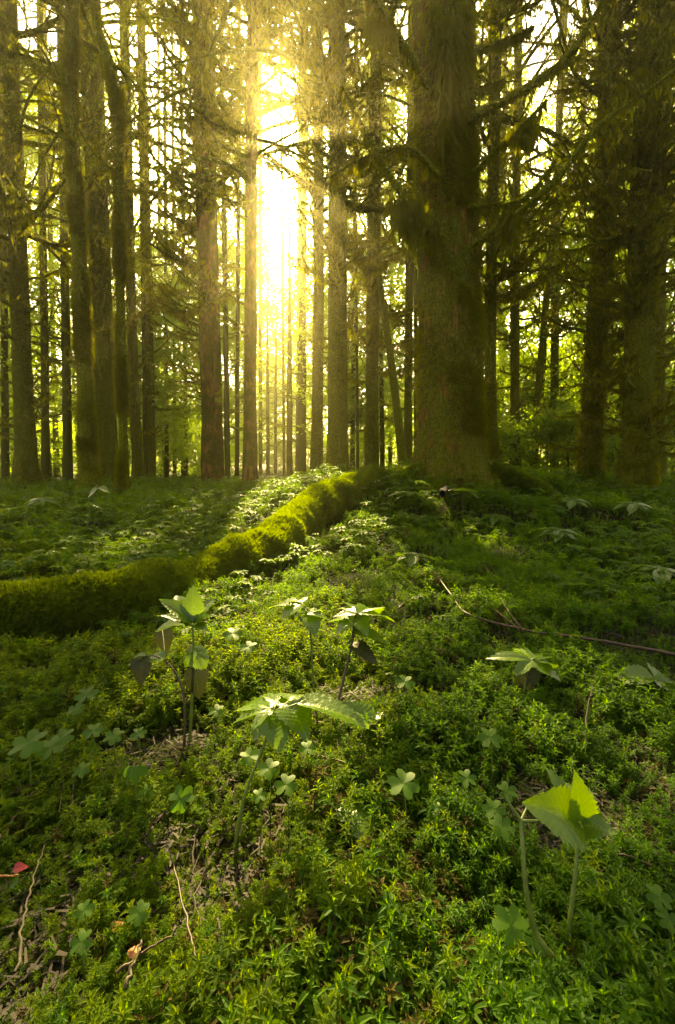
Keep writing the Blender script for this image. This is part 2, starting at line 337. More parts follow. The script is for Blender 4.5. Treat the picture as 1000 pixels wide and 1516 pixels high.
def blade(mb, base, d, up, L, W, curl=.3, mat=0, fold=.25, fine=False):
    """small pointed leaf, two folded halves bending along its length"""
    d = norm(d); s = norm(np.cross(d, up)); n = np.cross(s, d)
    m = base + d*L*.45 + n*L*.08; t = base + d*L*(1-.12*abs(curl)) - n*L*curl
    if not fine:
        mb.add([base, m + s*W*.5 + n*W*fold, m - s*W*.5 + n*W*fold, t, m], [[0, 4, 1], [0, 2, 4], [1, 4, 3], [4, 2, 3]], mat); return
    a = base + d*L*.28 + n*L*.07; c = base + d*L*.68 + n*L*(.05 - .35*curl); f = n*W*fold
    mb.add([base, a, a + s*W*.5 + f, a - s*W*.5 + f, c, c + s*W*.36 + f*.7, c - s*W*.36 + f*.7, t], [[0, 1, 2], [0, 3, 1], [2, 1, 4], [2, 4, 5], [1, 3, 6], [1, 6, 4], [5, 4, 7], [4, 6, 7]], mat)
def moss_shoot(r, gold=False, mat=None):
    """upright leafy shoot: a stem with spiralled leaves and a star of leaves at the top"""
    mb = MB(); H = r.uniform(.034, .062); lean = r.normal(0, .16, 2)
    st = lambda t: np.array([lean[0]*t*t*H, lean[1]*t*t*H, t*H])
    mb.add(*tube([st(t) for t in (-.3, .35, 1)], [.0011, .0009, .0006], 3), 0)
    n = int(r.integers(22, 29)); a = r.random()*6.28
    for k in range(n):
        t = .25 + .75*k/(n-1); a += 2.399; top = k > n-12; el = (.25 + 1.0*(k/(n-1))**3) if top else .35
        el = r.normal(.42 if top else .2, .18) + (.6 if k > n-3 else 0)
        d = np.array([math.cos(a)*math.cos(el), math.sin(a)*math.cos(el), math.sin(el)])
        L = r.uniform(.0095, .0165)*(1.08 if top else .75)*(.62 if k > n-4 else 1); blade(mb, st(t), d, [0, 0, 1], L, L*r.uniform(.24, .33), r.uniform(.05, .4), 0, .25, True)
    return mb.mesh('moss_shoot', [mat or (M_moss_gold if gold else M_moss_green)], False)
def feather_shoot(r):
    """arching feathery shoot with short side branches full of narrow leaves"""
    mb = MB(); H = r.uniform(.045, .07); b = r.random()*6.28; ax = np.array([math.cos(b), math.sin(b), 0])
    st = lambda t: ax*(.55*H*t*t) + np.array([0, 0, H*(t - .35*t*t)])
    pts = [st(t) for t in np.linspace(-.2, 1, 6)]; mb.add(*tube(pts, np.linspace(.0012, .0005, 6), 3), 0)
    for k in range(11):
        t = .25 + .75*k/10; c = st(t); a = b + (1 if k % 2 else -1)*r.uniform(.7, 1.5); L = (.020 - .011*t)*r.uniform(.8, 1.2)
        d = np.array([math.cos(a), math.sin(a), r.uniform(-.1, .45)]); d = norm(d)
        for q in (.25, .5, .75, 1.0):
            for sgn in (-1, 1):
                a2 = a + sgn*r.uniform(.5, 1.0) if q < 1 else a + sgn*.3
                blade(mb, c + d*L*q*.9, [math.cos(a2), math.sin(a2), r.uniform(0, .5)], [0, 0, 1], r.uniform(.006, .010), .0028, r.uniform(-.1, .3))
    return mb.mesh('feather_moss', [M_moss_gold], False)
def moss_tuft(r, mat, n=16, droop=.5, L0=1.0, w=.10):
    """unit tuft of strands growing along +Z and bending"""
    mb = MB()
    for k in range(n):
        a = r.random()*6.28; sp = r.uniform(.1, .75); d = norm([math.cos(a)*sp, math.sin(a)*sp, 1]); L = L0*r.uniform(.5, 1.15)
        base = np.array([math.cos(a), math.sin(a), 0])*r.uniform(0, .45) + np.array([0, 0, -.15])
        blade(mb, base, d, [math.cos(a), math.sin(a), .3], L, w*r.uniform(.6, 1.3), droop*r.uniform(-.4, 1))
    return mb.mesh('moss_tuft', [mat], False)
def leaflet_arrays(nu=5, nv=6, notch=.2):
    """heart-shaped leaflet along +X, unit length"""
    u = np.linspace(0, 1, nu); v = np.linspace(-1, 1, nv+1); U, Vv = np.meshgrid(u, v, indexing='ij')
    W = .62*np.sin(np.minimum(U, 1)**.8*np.pi*.62)/math.sin(np.pi*.62)*.9; Y = Vv*W
    X = U*(1 - notch*np.maximum(0, 1-abs(Vv)*1.8)*U**3 - .30*np.maximum(0, abs(Vv)-.45)**1.3*U**1.0)
    Z = .16*abs(Y) - .16*X*X
    V = np.stack([X, Y, Z], -1).reshape(-1, 3); i, j = np.meshgrid(np.arange(nu-1), np.arange(nv), indexing='ij'); m = nv+1
    return V, np.stack([i*m+j, (i+1)*m+j, (i+1)*m+j+1, i*m+j+1], -1).reshape(-1, 4)
def cover_plant(r):
    """small woodland leaf on a stalk: three leaflets held flat"""
    mb = MB(); H = r.uniform(.04, .09); top = np.array([r.normal(0, .012), r.normal(0, .012), H])
    mb.add(*tube([[0, 0, -.02], top*[.3, .3, .5], top], [.0012, .001, .0008], 3), 0)
    V, Q = leaflet_arrays(3, 4); a0 = r.random()*6.28; tilt = r.normal(0, .15)
    for k in range(3):
        a = a0 + k*2.094 + r.normal(0, .1); M = frame_mat([math.cos(a), math.sin(a), r.normal(-.05, .15)], [0, tilt, 1], top, r.uniform(.022, .032)); mb.add(V @ M[:3, :3].T + M[:3, 3], Q)
    return mb.mesh('cover_plant', [M_cover])
def broad_cover(r):
    """low plant with a few jagged leaves held nearly flat"""
    mb = MB(); H = r.uniform(.07, .15); top = np.array([r.normal(0, .02), r.normal(0, .02), H])
    mb.add(*tube([[0, 0, -.02], top*[.4, .4, .5], top], [.002, .0016, .001], 3), 0)
    for k in range(int(r.integers(4, 7))):
        a = k*1.2 + r.normal(0, .2); L = r.uniform(.04, .075)
        d = norm([math.cos(a), math.sin(a), r.uniform(-.1, .35)])
        for s in (-.55, 0, .55): blade(mb, top, norm([math.cos(a+s), math.sin(a+s), d[2]]), [0, 0, 1], L*(1 if s == 0 else .7), L*.42, r.uniform(.05, .3))
    return mb.mesh('broad_cover', [M_cover])

R_ = np.random.default_rng(5)
shoots = [moss_shoot(R_) for _ in range(6)] + [moss_shoot(R_, True) for _ in range(3)] + [feather_shoot(R_) for _ in range(4)] + [cover_plant(R_) for _ in range(4)] + [broad_cover(R_) for _ in range(3)] + [moss_shoot(R_, False, M_moss_old) for _ in range(2)]
def litter_bits(r):
    """handful of fallen needles and bark crumbs"""
    mb = MB()
    for _ in range(16):
        c = np.array([r.normal(0, .022), r.normal(0, .022), r.uniform(.002, .010)]); a = r.random()*6.28; d = np.array([math.cos(a), math.sin(a), r.normal(0, .25)]); L = r.uniform(.008, .024); w = r.uniform(.0006, .0022)
        sd = np.array([-d[1], d[0], 0])*w; mb.add([c-sd, c+sd, c+d*L+sd*.6, c+d*L-sd*.6], [[0, 1, 2, 3]])
    return mb.mesh('litter_bits', [M_litter], False)
C_litter = source_collection('litter_source', [litter_bits(R_) for _ in range(4)])
C_floor = source_collection('floor_plant_source', shoots)
def floor_points(n, rmin, rmax, ex):
    a = rng.uniform(-1.0, 1.0, n); u = rng.random(n); e = 2-ex
    r = (rmin**e + u*(rmax**e - rmin**e))**(1/e); x, y = r*np.sin(a), r*np.cos(a); return x, y, r
def normals(x, y, e=.03):
    return norm(np.stack([-(height(x+e, y)-height(x-e, y))/(2*e), -(height(x, y+e)-height(x, y-e))/(2*e), np.ones(len(x))], 1))
def near_log(x, y, extra=0.0):
    L = LOGP; d = np.full(len(x), 9.0)
    for k in range(len(L)): d = np.minimum(d, np.hypot(x-L[k, 0], y-L[k, 1]) - L[k, 3])
    return d < extra
LOGP = curve([[*pix(a, b, d), w*d/F] for a, b, d, w in LOG], 90)
# moss shoots near, larger and sparser farther off
n = 98000; x, y, r = floor_points(n, .28, 14, 1.45)
dens = fbm(np.stack([x, y], 1)*5.5, 31, 3) ; ok = (dens > -1.75 + .8*rng.random(n)) & ~near_log(x, y, -.02) & (r > .33)
x, y, r = x[ok], y[ok], r[ok]; n = len(x); dens = dens[ok]
z = height(x, y); nz = norm(normals(x, y)*.5 + np.array([0, 0, 1]) + rng.normal(0, .22, (n, 3)))
gold = vnoise(np.stack([x, y], 1)*1.6, 77)*.5 - (x*.8)/np.maximum(y, .3) + .12 - .25*np.clip(y-1.2, 0, 2)
pick = np.where(rng.random(n) < np.clip(gold*1.4, .03, .85), rng.integers(6, 13, n), rng.integers(0, 6, n))
old_ = rng.random(n) < .05 + .25*(fbm(np.stack([x, y], 1)*2.3, 51, 2) > .55); pick = np.where(old_, rng.integers(20, 22, n), pick); pick = np.where(rng.random(n) < .018, rng.integers(13, 17, n), pick)
sc = rng.uniform(.60, 1.15, n)*np.clip((r/1.2)**.5, .92, 3.0)*np.clip(.97 + .75*dens, .36, 1.35)
sc = np.where((pick > 12) & (pick < 17), sc*.42, sc)
moss = scatter('moss_carpet', np.stack([x, y, z-.004], 1), nz, sc, pick, C_floor); moss['label'] = 'carpet of leafy and feathery moss over the floor'
n = 4500; x, y, r = floor_points(n, .3, 7, 1.5); lit_ = scatter('needle_litter', np.stack([x, y, height(x, y)+.002], 1), normals(x, y), rng.uniform(.7, 1.4, n)*np.clip(r/1.5, 1, 2), rng.integers(0, 4, n), C_litter); lit_['label'] = 'brown needles and bark crumbs lying between the moss'
# low leafy cover in the middle distance
n = 34000; x, y, r = floor_points(n, 1.5, 16, 1.25)
dens = fbm(np.stack([x, y], 1)*1.5, 41, 3); ok = (dens > -.25 + .5*rng.random(n) - .12*np.clip(r-2, 0, 4)) & (rng.random(n) < np.clip((r-1.3)/2.5, .06, 1)) & ~near_log(x, y, .02)
x, y, r = x[ok], y[ok], r[ok]; n = len(x)
cov = scatter('ground_cover', np.stack([x, y, height(x, y)], 1), np.array([0, 0, 1]) + rng.normal(0, .12, (n, 3)), rng.uniform(.45, 1.0, n)*np.clip((r/3)**.5, .7, 1.6),
              np.where(rng.random(n) < .62, rng.integers(13, 17, n), rng.integers(17, 20, n)), C_floor); cov['label'] = 'low green leafy cover on the floor behind the log'

# ---------------------------------------------------------------- branches
def flakes(mb, path, n, r, l0, l1, w, mat=1, off=.0):
    """moss hanging from a branch: narrow downward tufts"""
    path = np.asarray(path); m = len(path)
    for _ in range(n):
        t = r.random()*(m-1.001); i = int(t); p = path[i] + (path[i+1]-path[i])*(t-i); d = norm(path[i+1]-path[i])
        l = r.uniform(l0, l1)*r.uniform(.4, 1); ww = w*r.uniform(.5, 1.4); j = r.normal(0, .22, 3); tip = p + np.array([j[0]*l, j[1]*l, -l])
        mb.add([p - d*ww + [0, 0, off], p + d*ww + [0, 0, off], tip + d*ww*.25, (p+tip)/2 - d*ww*.9 + np.array([j[1], -j[0], 0])*l*.5], [[0, 1, 2, 3]], mat)
def antler(r, lo=False, moss=1.0, droop=0.0):
    """bare, mossy, upward curving dead branch with side twigs; unit length along +X"""
    mb = MB(); n = 6 if lo else 10; t = np.linspace(0, 1, n); a, b = r.uniform(-.42, .0) - droop, r.uniform(.25, .62)
    P = np.stack([t, .05*np.sin(t*r.uniform(2, 5)+r.random()*6)*t, a*t + b*t**2.2 + r.normal(0, .012, n)*(t > 0)], 1)
    rad = (.021*(1-t)**.8 + .005)*(1 + .25*moss*r.random(n)); mb.add(*tube(P, rad, 3 if lo else 5), 0)
    paths = [P]
    for k in range(4 if lo else int(r.integers(6, 10))):
        t0 = r.uniform(.18, .92); s = 1 if k % 2 else -1; L = r.uniform(.16, .42)*(1.05-.5*t0); i0 = int(t0*(n-1)); p0 = P[i0]
        ang = s*r.uniform(.5, 1.15); m = 4 if lo else 6; q = np.linspace(0, 1, m)
        Q = p0 + np.stack([q*L*math.cos(ang), q*L*math.sin(ang), q*L*r.uniform(-.35, .25) + L*r.uniform(.15, .6)*q**2.2], 1)
        mb.add(*tube(Q, (.009*(1-q)**.8 + .003), 3), 0); paths.append(Q)
        if not lo and r.random() < .6:
            p1 = Q[3]; L2 = L*.5; a2 = ang + r.choice([-1, 1])*.7; q = np.linspace(0, 1, 4)
            Q2 = p1 + np.stack([q*L2*math.cos(a2), q*L2*math.sin(a2), q*L2*r.uniform(-.2, .3) + L2*.3*q**2], 1); mb.add(*tube(Q2, .005*(1-q)+.002, 3), 0); paths.append(Q2)
    for p in paths: flakes(mb, p, int((22 if lo else 64)*moss*(1 if p is P else .5)), r, .012, .06 + .05*moss, .0055, 1, .006)
    return mb
def spray(r, k=14, fl=13):
    """drooping leafy conifer branch; unit length along +X"""
    mb = MB(); n = 7; t = np.linspace(0, 1, n); P = np.stack([t, .05*np.sin(t*3+r.random()*6)*t, -r.uniform(.1, .5)*t**1.8 + r.uniform(-.05, .15)*t], 1); mb.add(*tube(P, .014*(1-t)+.004, 3), 0)
    for i in range(k):
        t0 = .15 + .85*i/(k-1); s = 1 if i % 2 else -1; L = (.42*(1-.65*t0)+.05)*r.uniform(.7, 1.2); f = t0*(n-1); i0 = min(int(f), n-2); p0 = P[i0] + (P[i0+1]-P[i0])*(f-i0); ang = s*r.uniform(.6, 1.1)
        q = np.linspace(0, 1, fl); dr = r.uniform(.2, .9); Q = p0 + np.stack([q*L*math.cos(ang), q*L*math.sin(ang), -q**1.6*L*dr], 1)
        for j in range(fl-1):
            d = norm(Q[j+1]-Q[j]); sd = norm(np.cross(d, [0, 0, 1])); w = .021*(1-.5*j/fl)*r.uniform(.7, 1.2)
            for sg in (-1, 1): mb.add([Q[j], Q[j]+d*.010, Q[j]+d*.022+sd*sg*w+np.array([0, 0, r.normal(-.006, .008)])], [[0, 1, 2]], 1)
    flakes(mb, P, 16, r, .03, .12, .005, 2)
    return mb
R_ = np.random.default_rng(8)
ANT = [antler(R_, False, m) for m in (.5, .8, 1.0, 1.3, .6, 1.6, .9, 1.1)]
for a in ANT: a.V_all = a.arrays()[0]
ANT_ME = [a.mesh('branch', [M_bark_moss, M_hang]) for a in ANT]
ANT_LO = [antler(R_, True, m).arrays() for m in (.6, .9, 1.2, 1.0, .7, 1.4)]
SPR = [spray(R_).arrays() for _ in range(6)]
def branch_at(parent, base, az, el, L, me, roll=0.0):
    o = link('branch', me, parent); d = np.array([math.cos(az)*math.cos(el), math.sin(az)*math.cos(el), math.sin(el)])
    M = Matrix(frame_mat(d, [0, 0, 1], np.asarray(base) - np.array(parent.location)).tolist())
    o.matrix_local = M @ Matrix.Rotation(roll, 4, 'X') @ Matrix.Scale(L, 4)
    return o

# ---------------------------------------------------------------- trees
def trunk_nodes(spec, d, H):
    """pixel nodes (px, py, width) at distance d -> world centre line with radius, continued above the frame to height H"""
    P = np.array([[*pix(a, b, d), w*.5*d/F*1.03] for a, b, w in spec]); top = P[-1]; prev = P[max(len(P)-3, 0)]
    if H > top[2] + 1:
        k = (H-top[2]); sl_ = (top[:2]-prev[:2])/max(top[2]-prev[2], .1)*.6
        P = np.vstack([P, [*(top[:2]+sl_*k*.5), top[2]+k*.5, top[3]*.62], [*(top[:2]+sl_*k), H, .015]])
    b = P[0].copy(); b[2] -= .35; b[3] *= 1.15
    return np.vstack([b, P])
def trunk_mb(N, sides, rings, rough, seed, lobes=5, flare=.18, ridge=0.0):
    mb = MB(); C = curve(N, rings) if len(N) > 2 else N
    zz = N[:, 2]; zs = np.concatenate([np.linspace(zz[0], zz[1]+1.2, rings//3, endpoint=False), np.linspace(zz[1]+1.2, zz[-1], rings - rings//3)])
    C = np.stack([np.interp(zs, C[:, 2], C[:, k]) for k in (0, 1)] + [zs, np.interp(zs, C[:, 2], C[:, 3])], 1)
    a = np.linspace(0, 2*np.pi, sides, endpoint=False); A, Z = np.meshgrid(a, zs); zr = Z - zz[1]; rad = np.repeat(C[:, 3][:, None], sides, 1)
    q = np.stack([np.cos(A).ravel()*2.1, np.sin(A).ravel()*2.1, (Z*1.5).ravel()], 1); nz_ = fbm(q, seed, 3).reshape(A.shape)
    rad = rad*(1 + rough*nz_) + rad*flare*np.exp(-np.maximum(zr, -.2)/.35)*(.6+.6*np.cos(lobes*A + seed))
    if ridge: q2 = np.stack([np.cos(A).ravel()*7, np.sin(A).ravel()*7, (Z*3.0).ravel()], 1); rad = rad + ridge*fbm(q2, seed+5, 3).reshape(A.shape)
    V = np.stack([C[:, 0][:, None] + np.cos(A)*rad, C[:, 1][:, None] + np.sin(A)*rad, Z], -1).reshape(-1, 3); n = len(zs)
    i, j = np.meshgrid(np.arange(n-1), np.arange(sides), indexing='ij'); k = (j+1) % sides
    mb.add(V, np.stack([i*sides+j, i*sides+k, (i+1)*sides+k, (i+1)*sides+j], -1).reshape(-1, 4))
    return mb, C
def crown_mb(C, z0, z1, nb, L0, L1, r, kinds, spray_from=5.0):
    """many branches joined: bare mossy ones low on the trunk, leafy ones above"""
    mb = MB(); cnt = 0
    zs = r.uniform(z0, z1, nb); az = r.random(nb)*6.283
    for z_, a in zip(zs, az):
        c = np.array([np.interp(z_, C[:, 2], C[:, 0]), np.interp(z_, C[:, 2], C[:, 1]), z_]); f = (z_-z0)/max(z1-z0, .1)
        leafy = r.random() < np.clip((z_-spray_from)/5, 0, .92); L = r.uniform(L0, L1)*(1.15-.55*f)*(1.5 if leafy else 1); el = r.normal(.05, .22)
        d = np.array([math.cos(a)*math.cos(el), math.sin(a)*math.cos(el), math.sin(el)])
        src = SPR[r.integers(len(SPR))] if leafy else ANT_LO[r.integers(len(ANT_LO))]
        Mx = frame_mat(d, [0, 0, 1], c, L); q_ = src[0][::3] @ Mx[:3, :3].T + Mx[:3, 3]
        if in_lit(q_).mean() > .012 or in_gap(q_[::max(len(q_)//5, 1)]).sum() > 1: continue
        mb.add_mb(src, Mx); cnt += 1
    return mb if cnt else None
TUFT = source_collection('trunk_moss_source', [moss_tuft(np.random.default_rng(s), M_hang, 18, .6, 1.0, .055) for s in range(5)])
LOGTUFT = source_collection('log_moss_source', [moss_tuft(np.random.default_rng(50+s), M_moss_log, 14, .5, 1.0, .2) for s in range(5)])
def trunk_moss(root, mb, n, size, zmax, down=.8, sel=None, coll=None):
    V, L, S, _ = mb.arrays(); Q = L.reshape(-1, 4); A, B, D = V[Q[:, 0]], V[Q[:, 1]], V[Q[:, 3]]; ar = np.linalg.norm(np.cross(B-A, D-A), axis=1)
    ar = ar*(A[:, 2] < zmax)*(A[:, 2] > root.location.z-.1)
    c = A + .5*(B-A) + .5*(D-A); nr = norm(np.cross(B-A, D-A)); ar = ar*(nr[:, 1] < .75)
    w = ar*np.clip(.35 + fbm(c*1.7, 5, 2), .02, 2)
    if sel is not None: w = w*sel(c)
    f = rng.choice(len(Q), n, p=w/w.sum()); u, v = rng.random((n, 1)), rng.random((n, 1)); P = A[f] + u*(B[f]-A[f]) + v*(D[f]-A[f])
    N_ = norm(nr[f] + np.array([0, 0, -down]) + rng.normal(0, .3, (n, 3)))
    o = scatter('moss', P, N_, rng.uniform(.5, 1.3, n)*size, rng.integers(0, 5, n), coll or TUFT, root, tuple(root.location)); return o

TREES = []     # (px at base, short alias) of the trees with labels of their own, for the labels of what stands between them
def tree(label, alias, d, spec, H=26, mat=None, sides=18, rings=70, rough=.10, nb=40, z0=1.6, z1=None, L=(.5, 1.5), crown=34, moss=0, msize=.07, seed=1, flare=.18, ridge=0, name='conifer_tree', cat='tree', el=(.1, .22), near=True):
    r = np.random.default_rng(seed*101); spec = [(a, b, w*.9 - (msize*.5*F/d if moss else 0)) for a, b, w in spec]; N = trunk_nodes(spec, d, H); base = N[1, :3]
    root = thing(name, label, cat, base); mb, C = trunk_mb(N, sides, rings, rough, seed, 4 + seed % 3, flare, ridge)
    part('trunk', mb, [mat or M_bark], root)
    topz = min(z1 or .6 + d*1.02, H*.7); k = 0; tries = 0
    nb = int(nb*1.5)
    while k < nb and tries < nb*5:
        tries += 1; z_ = r.uniform(z0, topz); a = r.random()*6.283
        if math.sin(a) > .35 and r.random() < .6: a = -a            # more towards the open side
        c = np.array([np.interp(z_, C[:, 2], C[:, 0]), np.interp(z_, C[:, 2], C[:, 1]), z_]); l = r.uniform(*L)*(.75+.5*min(1, (z_-z0)/4)); e = r.normal(*el)
        dv = np.array([math.cos(a)*math.cos(e), math.sin(a)*math.cos(e), math.sin(e)])
        b0 = c + dv*np.interp(z_, C[:, 2], C[:, 3])*.7; w_ = r.integers(len(ANT_ME)); Mx = frame_mat(dv, [0, 0, 1], b0, l); q_ = ANT[w_].V_all[::5] @ Mx[:3, :3].T + Mx[:3, 3]
        if in_lit(q_, 1.08).mean() > .012 or in_gap(q_[::max(len(q_)//5, 1)]).sum() > 1: continue
        branch_at(root, b0, a, e, l, ANT_ME[w_], r.normal(0, .15)); k += 1
    if crown:
        cm = crown_mb(C, max(d*.50 + .6, 4.2), H*.97, int(crown*1.8), 1.3, 2.4, r, None, 3.0)
        if cm: o = part('crown', cm, [M_bark_moss, M_needle, M_hang], root); o['kind'] = 'stuff'
    if moss: trunk_moss(root, mb, moss, msize, .6 + d*1.05)
    TREES.append((spec[0][0], alias)); return root, C

tree('dark mossy conifer with shaggy trunk at the far left edge', 'the shaggy edge trunk', 11.5, [(40, 722, 42), (37, 640, 31), (32, 540, 28), (24, 300, 26), (12, 0, 23)], nb=46, seed=2, moss=1800, z0=1.2, L=(.6, 2.0))
tree('bright moss-furred crooked trunk in front of a broad dark trunk', 'the moss-furred trunk', 9.6, [(132, 730, 34), (128, 640, 26), (122, 480, 24), (115, 330, 22), (104, 150, 21), (106, 0, 20)], mat=M_bark_moss, nb=12, z0=3.0, seed=3, moss=5200, msize=.085, L=(.4, 1.0), H=18, crown=14)
tree('broad dark trunk close behind the moss-furred crooked trunk', 'the broad dark trunk', 13.0, [(158, 716, 44), (155, 620, 36), (148, 400, 34), (140, 200, 33), (132, 0, 33)], nb=34, seed=4, moss=1800, L=(.6, 1.8))
tree('slim moss-wrapped stem arching at the top, right of the broad dark trunk', 'the slim arching stem', 8.2, [(184, 745, 22), (182, 640, 17), (178, 450, 17), (175, 250, 18), (172, 150, 17), (160, 95, 15), (146, 50, 13), (136, 0, 10)], mat=M_bark_moss, nb=6, z0=3.5, seed=5, moss=4200, msize=.08, L=(.4, .9), H=9, crown=0, name='mossy_stem')
tree('middling dark conifer just right of the slim arching stem', 'the middling trunk', 14.5, [(205, 716, 20), (200, 600, 15), (192, 380, 14), (183, 0, 13)], nb=30, seed=6, crown=24)
tree('straight narrow conifer standing alone left of the pale gap', 'the lone narrow trunk', 17, [(222, 712, 17), (221, 560, 14), (216, 300, 12), (208, 0, 11)], nb=34, seed=7, L=(.6, 1.8), crown=24)
tree('reddish bare-barked trunk with many up-curved dead branches', 'the reddish trunk', 12.0, [(311, 722, 28), (308, 600, 21), (303, 420, 20), (297, 200, 18), (293, 0, 17)], mat=M_bark_red, nb=60, z0=2.2, seed=8, L=(.6, 1.6), ridge=.012, el=(.15, .2))
tree('second reddish trunk pressed against the right of the reddish one', 'the twin reddish trunk', 13.5, [(323, 720, 20), (321, 600, 16), (316, 400, 15), (311, 200, 14), (308, 0, 13)], mat=M_bark_red, nb=34, z0=2.4, seed=9, L=(.6, 1.6))
tree('straight smooth trunk standing just left of the sun', 'the sunward trunk', 10.8, [(371, 728, 25), (371, 600, 19), (372, 420, 18), (373, 200, 17), (375, 0, 15)], mat=M_bark_red, nb=44, z0=2.6, seed=10, L=(.5, 1.4), crown=44)
tree('mossy trunk just right of the sun with a burl halfway up', 'the burled trunk', 11.4, [(469, 726, 25), (470, 600, 20), (472, 440, 19), (472, 200, 18), (471, 0, 16)], nb=44, z0=2.4, seed=11, L=(.5, 1.5), crown=46, moss=1100)
tree('sturdy straight trunk rising behind the end of the mossy log', 'the sturdy straight trunk', 9.2, [(500, 712, 36), (500, 600, 31), (500, 420, 29), (500, 200, 28), (499, 0, 26)], mat=M_bark, crown=50, nb=44, z0=2.4, seed=12, L=(.5, 1.3), moss=1100)
tree('straight trunk between the sturdy straight trunk and the huge spruce', 'the inner straight trunk', 10.6, [(551, 716, 28), (551, 600, 23), (553, 420, 22), (556, 200, 20), (559, 0, 18)], nb=44, z0=2.0, seed=13, L=(.5, 1.4), moss=1100)
tree('thin straight trunk hugging the left side of the huge spruce', 'the hugging thin trunk', 11.5, [(604, 694, 15), (605, 560, 12), (607, 380, 12), (608, 200, 10), (609, 0, 9)], nb=22, seed=14, crown=12)
tree('dark trunk half hidden behind the right side of the huge spruce', 'the half-hidden trunk', 9.0, [(729, 694, 30), (727, 600, 21), (727, 420, 20), (732, 200, 20), (735, 0, 20)], crown=14, nb=46, z0=2.0, seed=15, L=(.6, 1.6), moss=900, msize=.09)
tree('straight narrow trunk with hanging moss in the bright green gap', 'the green-gap trunk', 13.5, [(763, 698, 18), (763, 600, 14), (763, 420, 14), (766, 200, 12), (769, 0, 11)], nb=40, z0=2.2, seed=16, L=(.5, 1.6))
tree('thin trunk leaning right in the bright green gap', 'the leaning thin trunk', 15, [(791, 700, 12), (797, 590, 11), (806, 480, 10), (818, 350, 9), (828, 200, 7)], nb=22, z0=2.0, seed=17, crown=10, H=17)
tree('narrow upright trunk in the bright green gap beside the leaning one', 'the upright gap trunk', 16, [(821, 696, 13), (822, 560, 12), (823, 420, 11), (828, 200, 10), (835, 0, 9)], nb=40, z0=2.0, seed=18)
tree('mossy knobbly conifer with a bulge low on its left side', 'the knobbly conifer', 8.0, [(876, 728, 42), (876, 660, 36), (879, 600, 34), (886, 480, 32), (893, 400, 32), (900, 200, 30), (906, 0, 28)], mat=M_bark, nb=70, z0=.9, seed=19, L=(.45, 1.35), crown=8, moss=2600, msize=.09, rough=.17, el=(.0, .25))
tree('thick flaring conifer near the right edge with bare branches', 'the flaring right trunk', 7.1, [(941, 742, 66), (943, 680, 52), (946, 600, 46), (950, 420, 43), (958, 200, 38), (968, 0, 34)], mat=M_bark, nb=80, z0=.8, seed=20, L=(.4, 1.3), crown=8, moss=2600, rough=.14, el=(.0, .25))
tree('narrow conifer partly hidden behind the flaring right trunk', 'the rightmost narrow trunk', 10, [(977, 732, 20), (977, 600, 16), (978, 420, 16), (984, 200, 14), (992, 0, 13)], nb=50, z0=1.0, seed=21, L=(.5, 1.4), crown=10)

# the huge spruce
r = np.random.default_rng(400); BD = 6.0
N = trunk_nodes([(668, 712, 114), (667, 672, 98), (667, 600, 90), (664, 420, 82), (659, 200, 77), (656, 0, 75)], BD, 34)
big = thing('spruce_tree', 'huge mossy spruce with flaring roots, the widest trunk of all', 'tree', N[1, :3])
bmb, BC = trunk_mb(N, 110, 210, .035, 6, 6, .22, .028); part('trunk', bmb, [M_bark_big], big)
TREES.append((669, 'the huge spruce'))
def limb(parent, pts, rad, seed, moss=1.0, twigs=8, name='branch', hang=(.04, .2), n=26):
    """long mossy limb through pixel points (px, py, d)"""
    r = np.random.default_rng(seed); P = curve([pix(*p) for p in pts], n); q = np.linspace(0, 1, n); P = P + np.cumsum(r.normal(0, .006, (n, 3)), 0)*.6
    mb = MB(); R0 = (rad*.72*(1-.62*q) + .006)*(1 + .3*fbm(np.stack([q*14, q*0+seed], 1), 3, 2)); mb.add(*tube(P, R0, 8), 0)
    flakes(mb, P, int(420*moss), r, hang[0], hang[1], .010, 1, .01)
    for _ in range(int(420*moss)):
        i = r.integers(0, n-1); p = P[i] + (P[i+1]-P[i])*r.random(); a = r.random()*6.28; o = norm(np.array([math.cos(a), math.sin(a)*.8, r.normal(.2, .7)])); b0 = p + o*R0[i]*.8; l = r.uniform(.02, .055); dd_ = norm(P[i+1]-P[i])*.005
        mb.add([b0-dd_, b0+dd_, b0+o*l-np.array([0, 0, l*.3])], [[0, 1, 2]], 1)
    for _ in range(twigs):
        i = int(r.uniform(.15, .95)*n); i = min(i, n-2); d = norm(P[i+1]-P[i]); a = r.random()*6.28; L = r.uniform(.2, .65); o = norm(d*.6 + np.array([math.cos(a), math.sin(a)*.7, r.uniform(-.5, .6)]))
        t = np.linspace(0, 1, 6)[:, None]; Q = P[i] + o*L*t + np.array([0, 0, r.uniform(-.1, .3)])*L*t**2; mb.add(*tube(Q, np.linspace(.009, .003, 6), 4), 0); flakes(mb, Q, int(46*moss), r, .015, .09, .006, 1, .005)
    return part(name, mb, [M_bark_moss, M_hang], parent)
def clump(parent, px, py, d, h, w, n, seed):
    """thick drape of hanging moss"""
    r = np.random.default_rng(seed); mb = MB()
    for _ in range(n):
        t = r.random(); c = pix(px + r.normal(0, w*.32), py + t*h*r.uniform(.3, 1), d + r.normal(0, .05)); l = h*d/F*r.uniform(.12, .35); ww = r.uniform(.008, .020); j = r.normal(0, .3, 3)
        tip = c + np.array([j[0]*l, j[1]*l, -l]); mb.add([c-[ww, 0, 0], c+[ww, r.normal(0, .008), 0], tip+[ww*.2, 0, 0], (c+tip)/2 + np.array([-ww, ww, 0])], [[0, 1, 2, 3]])
    return part('hanging_moss', mb, [M_hang], parent)
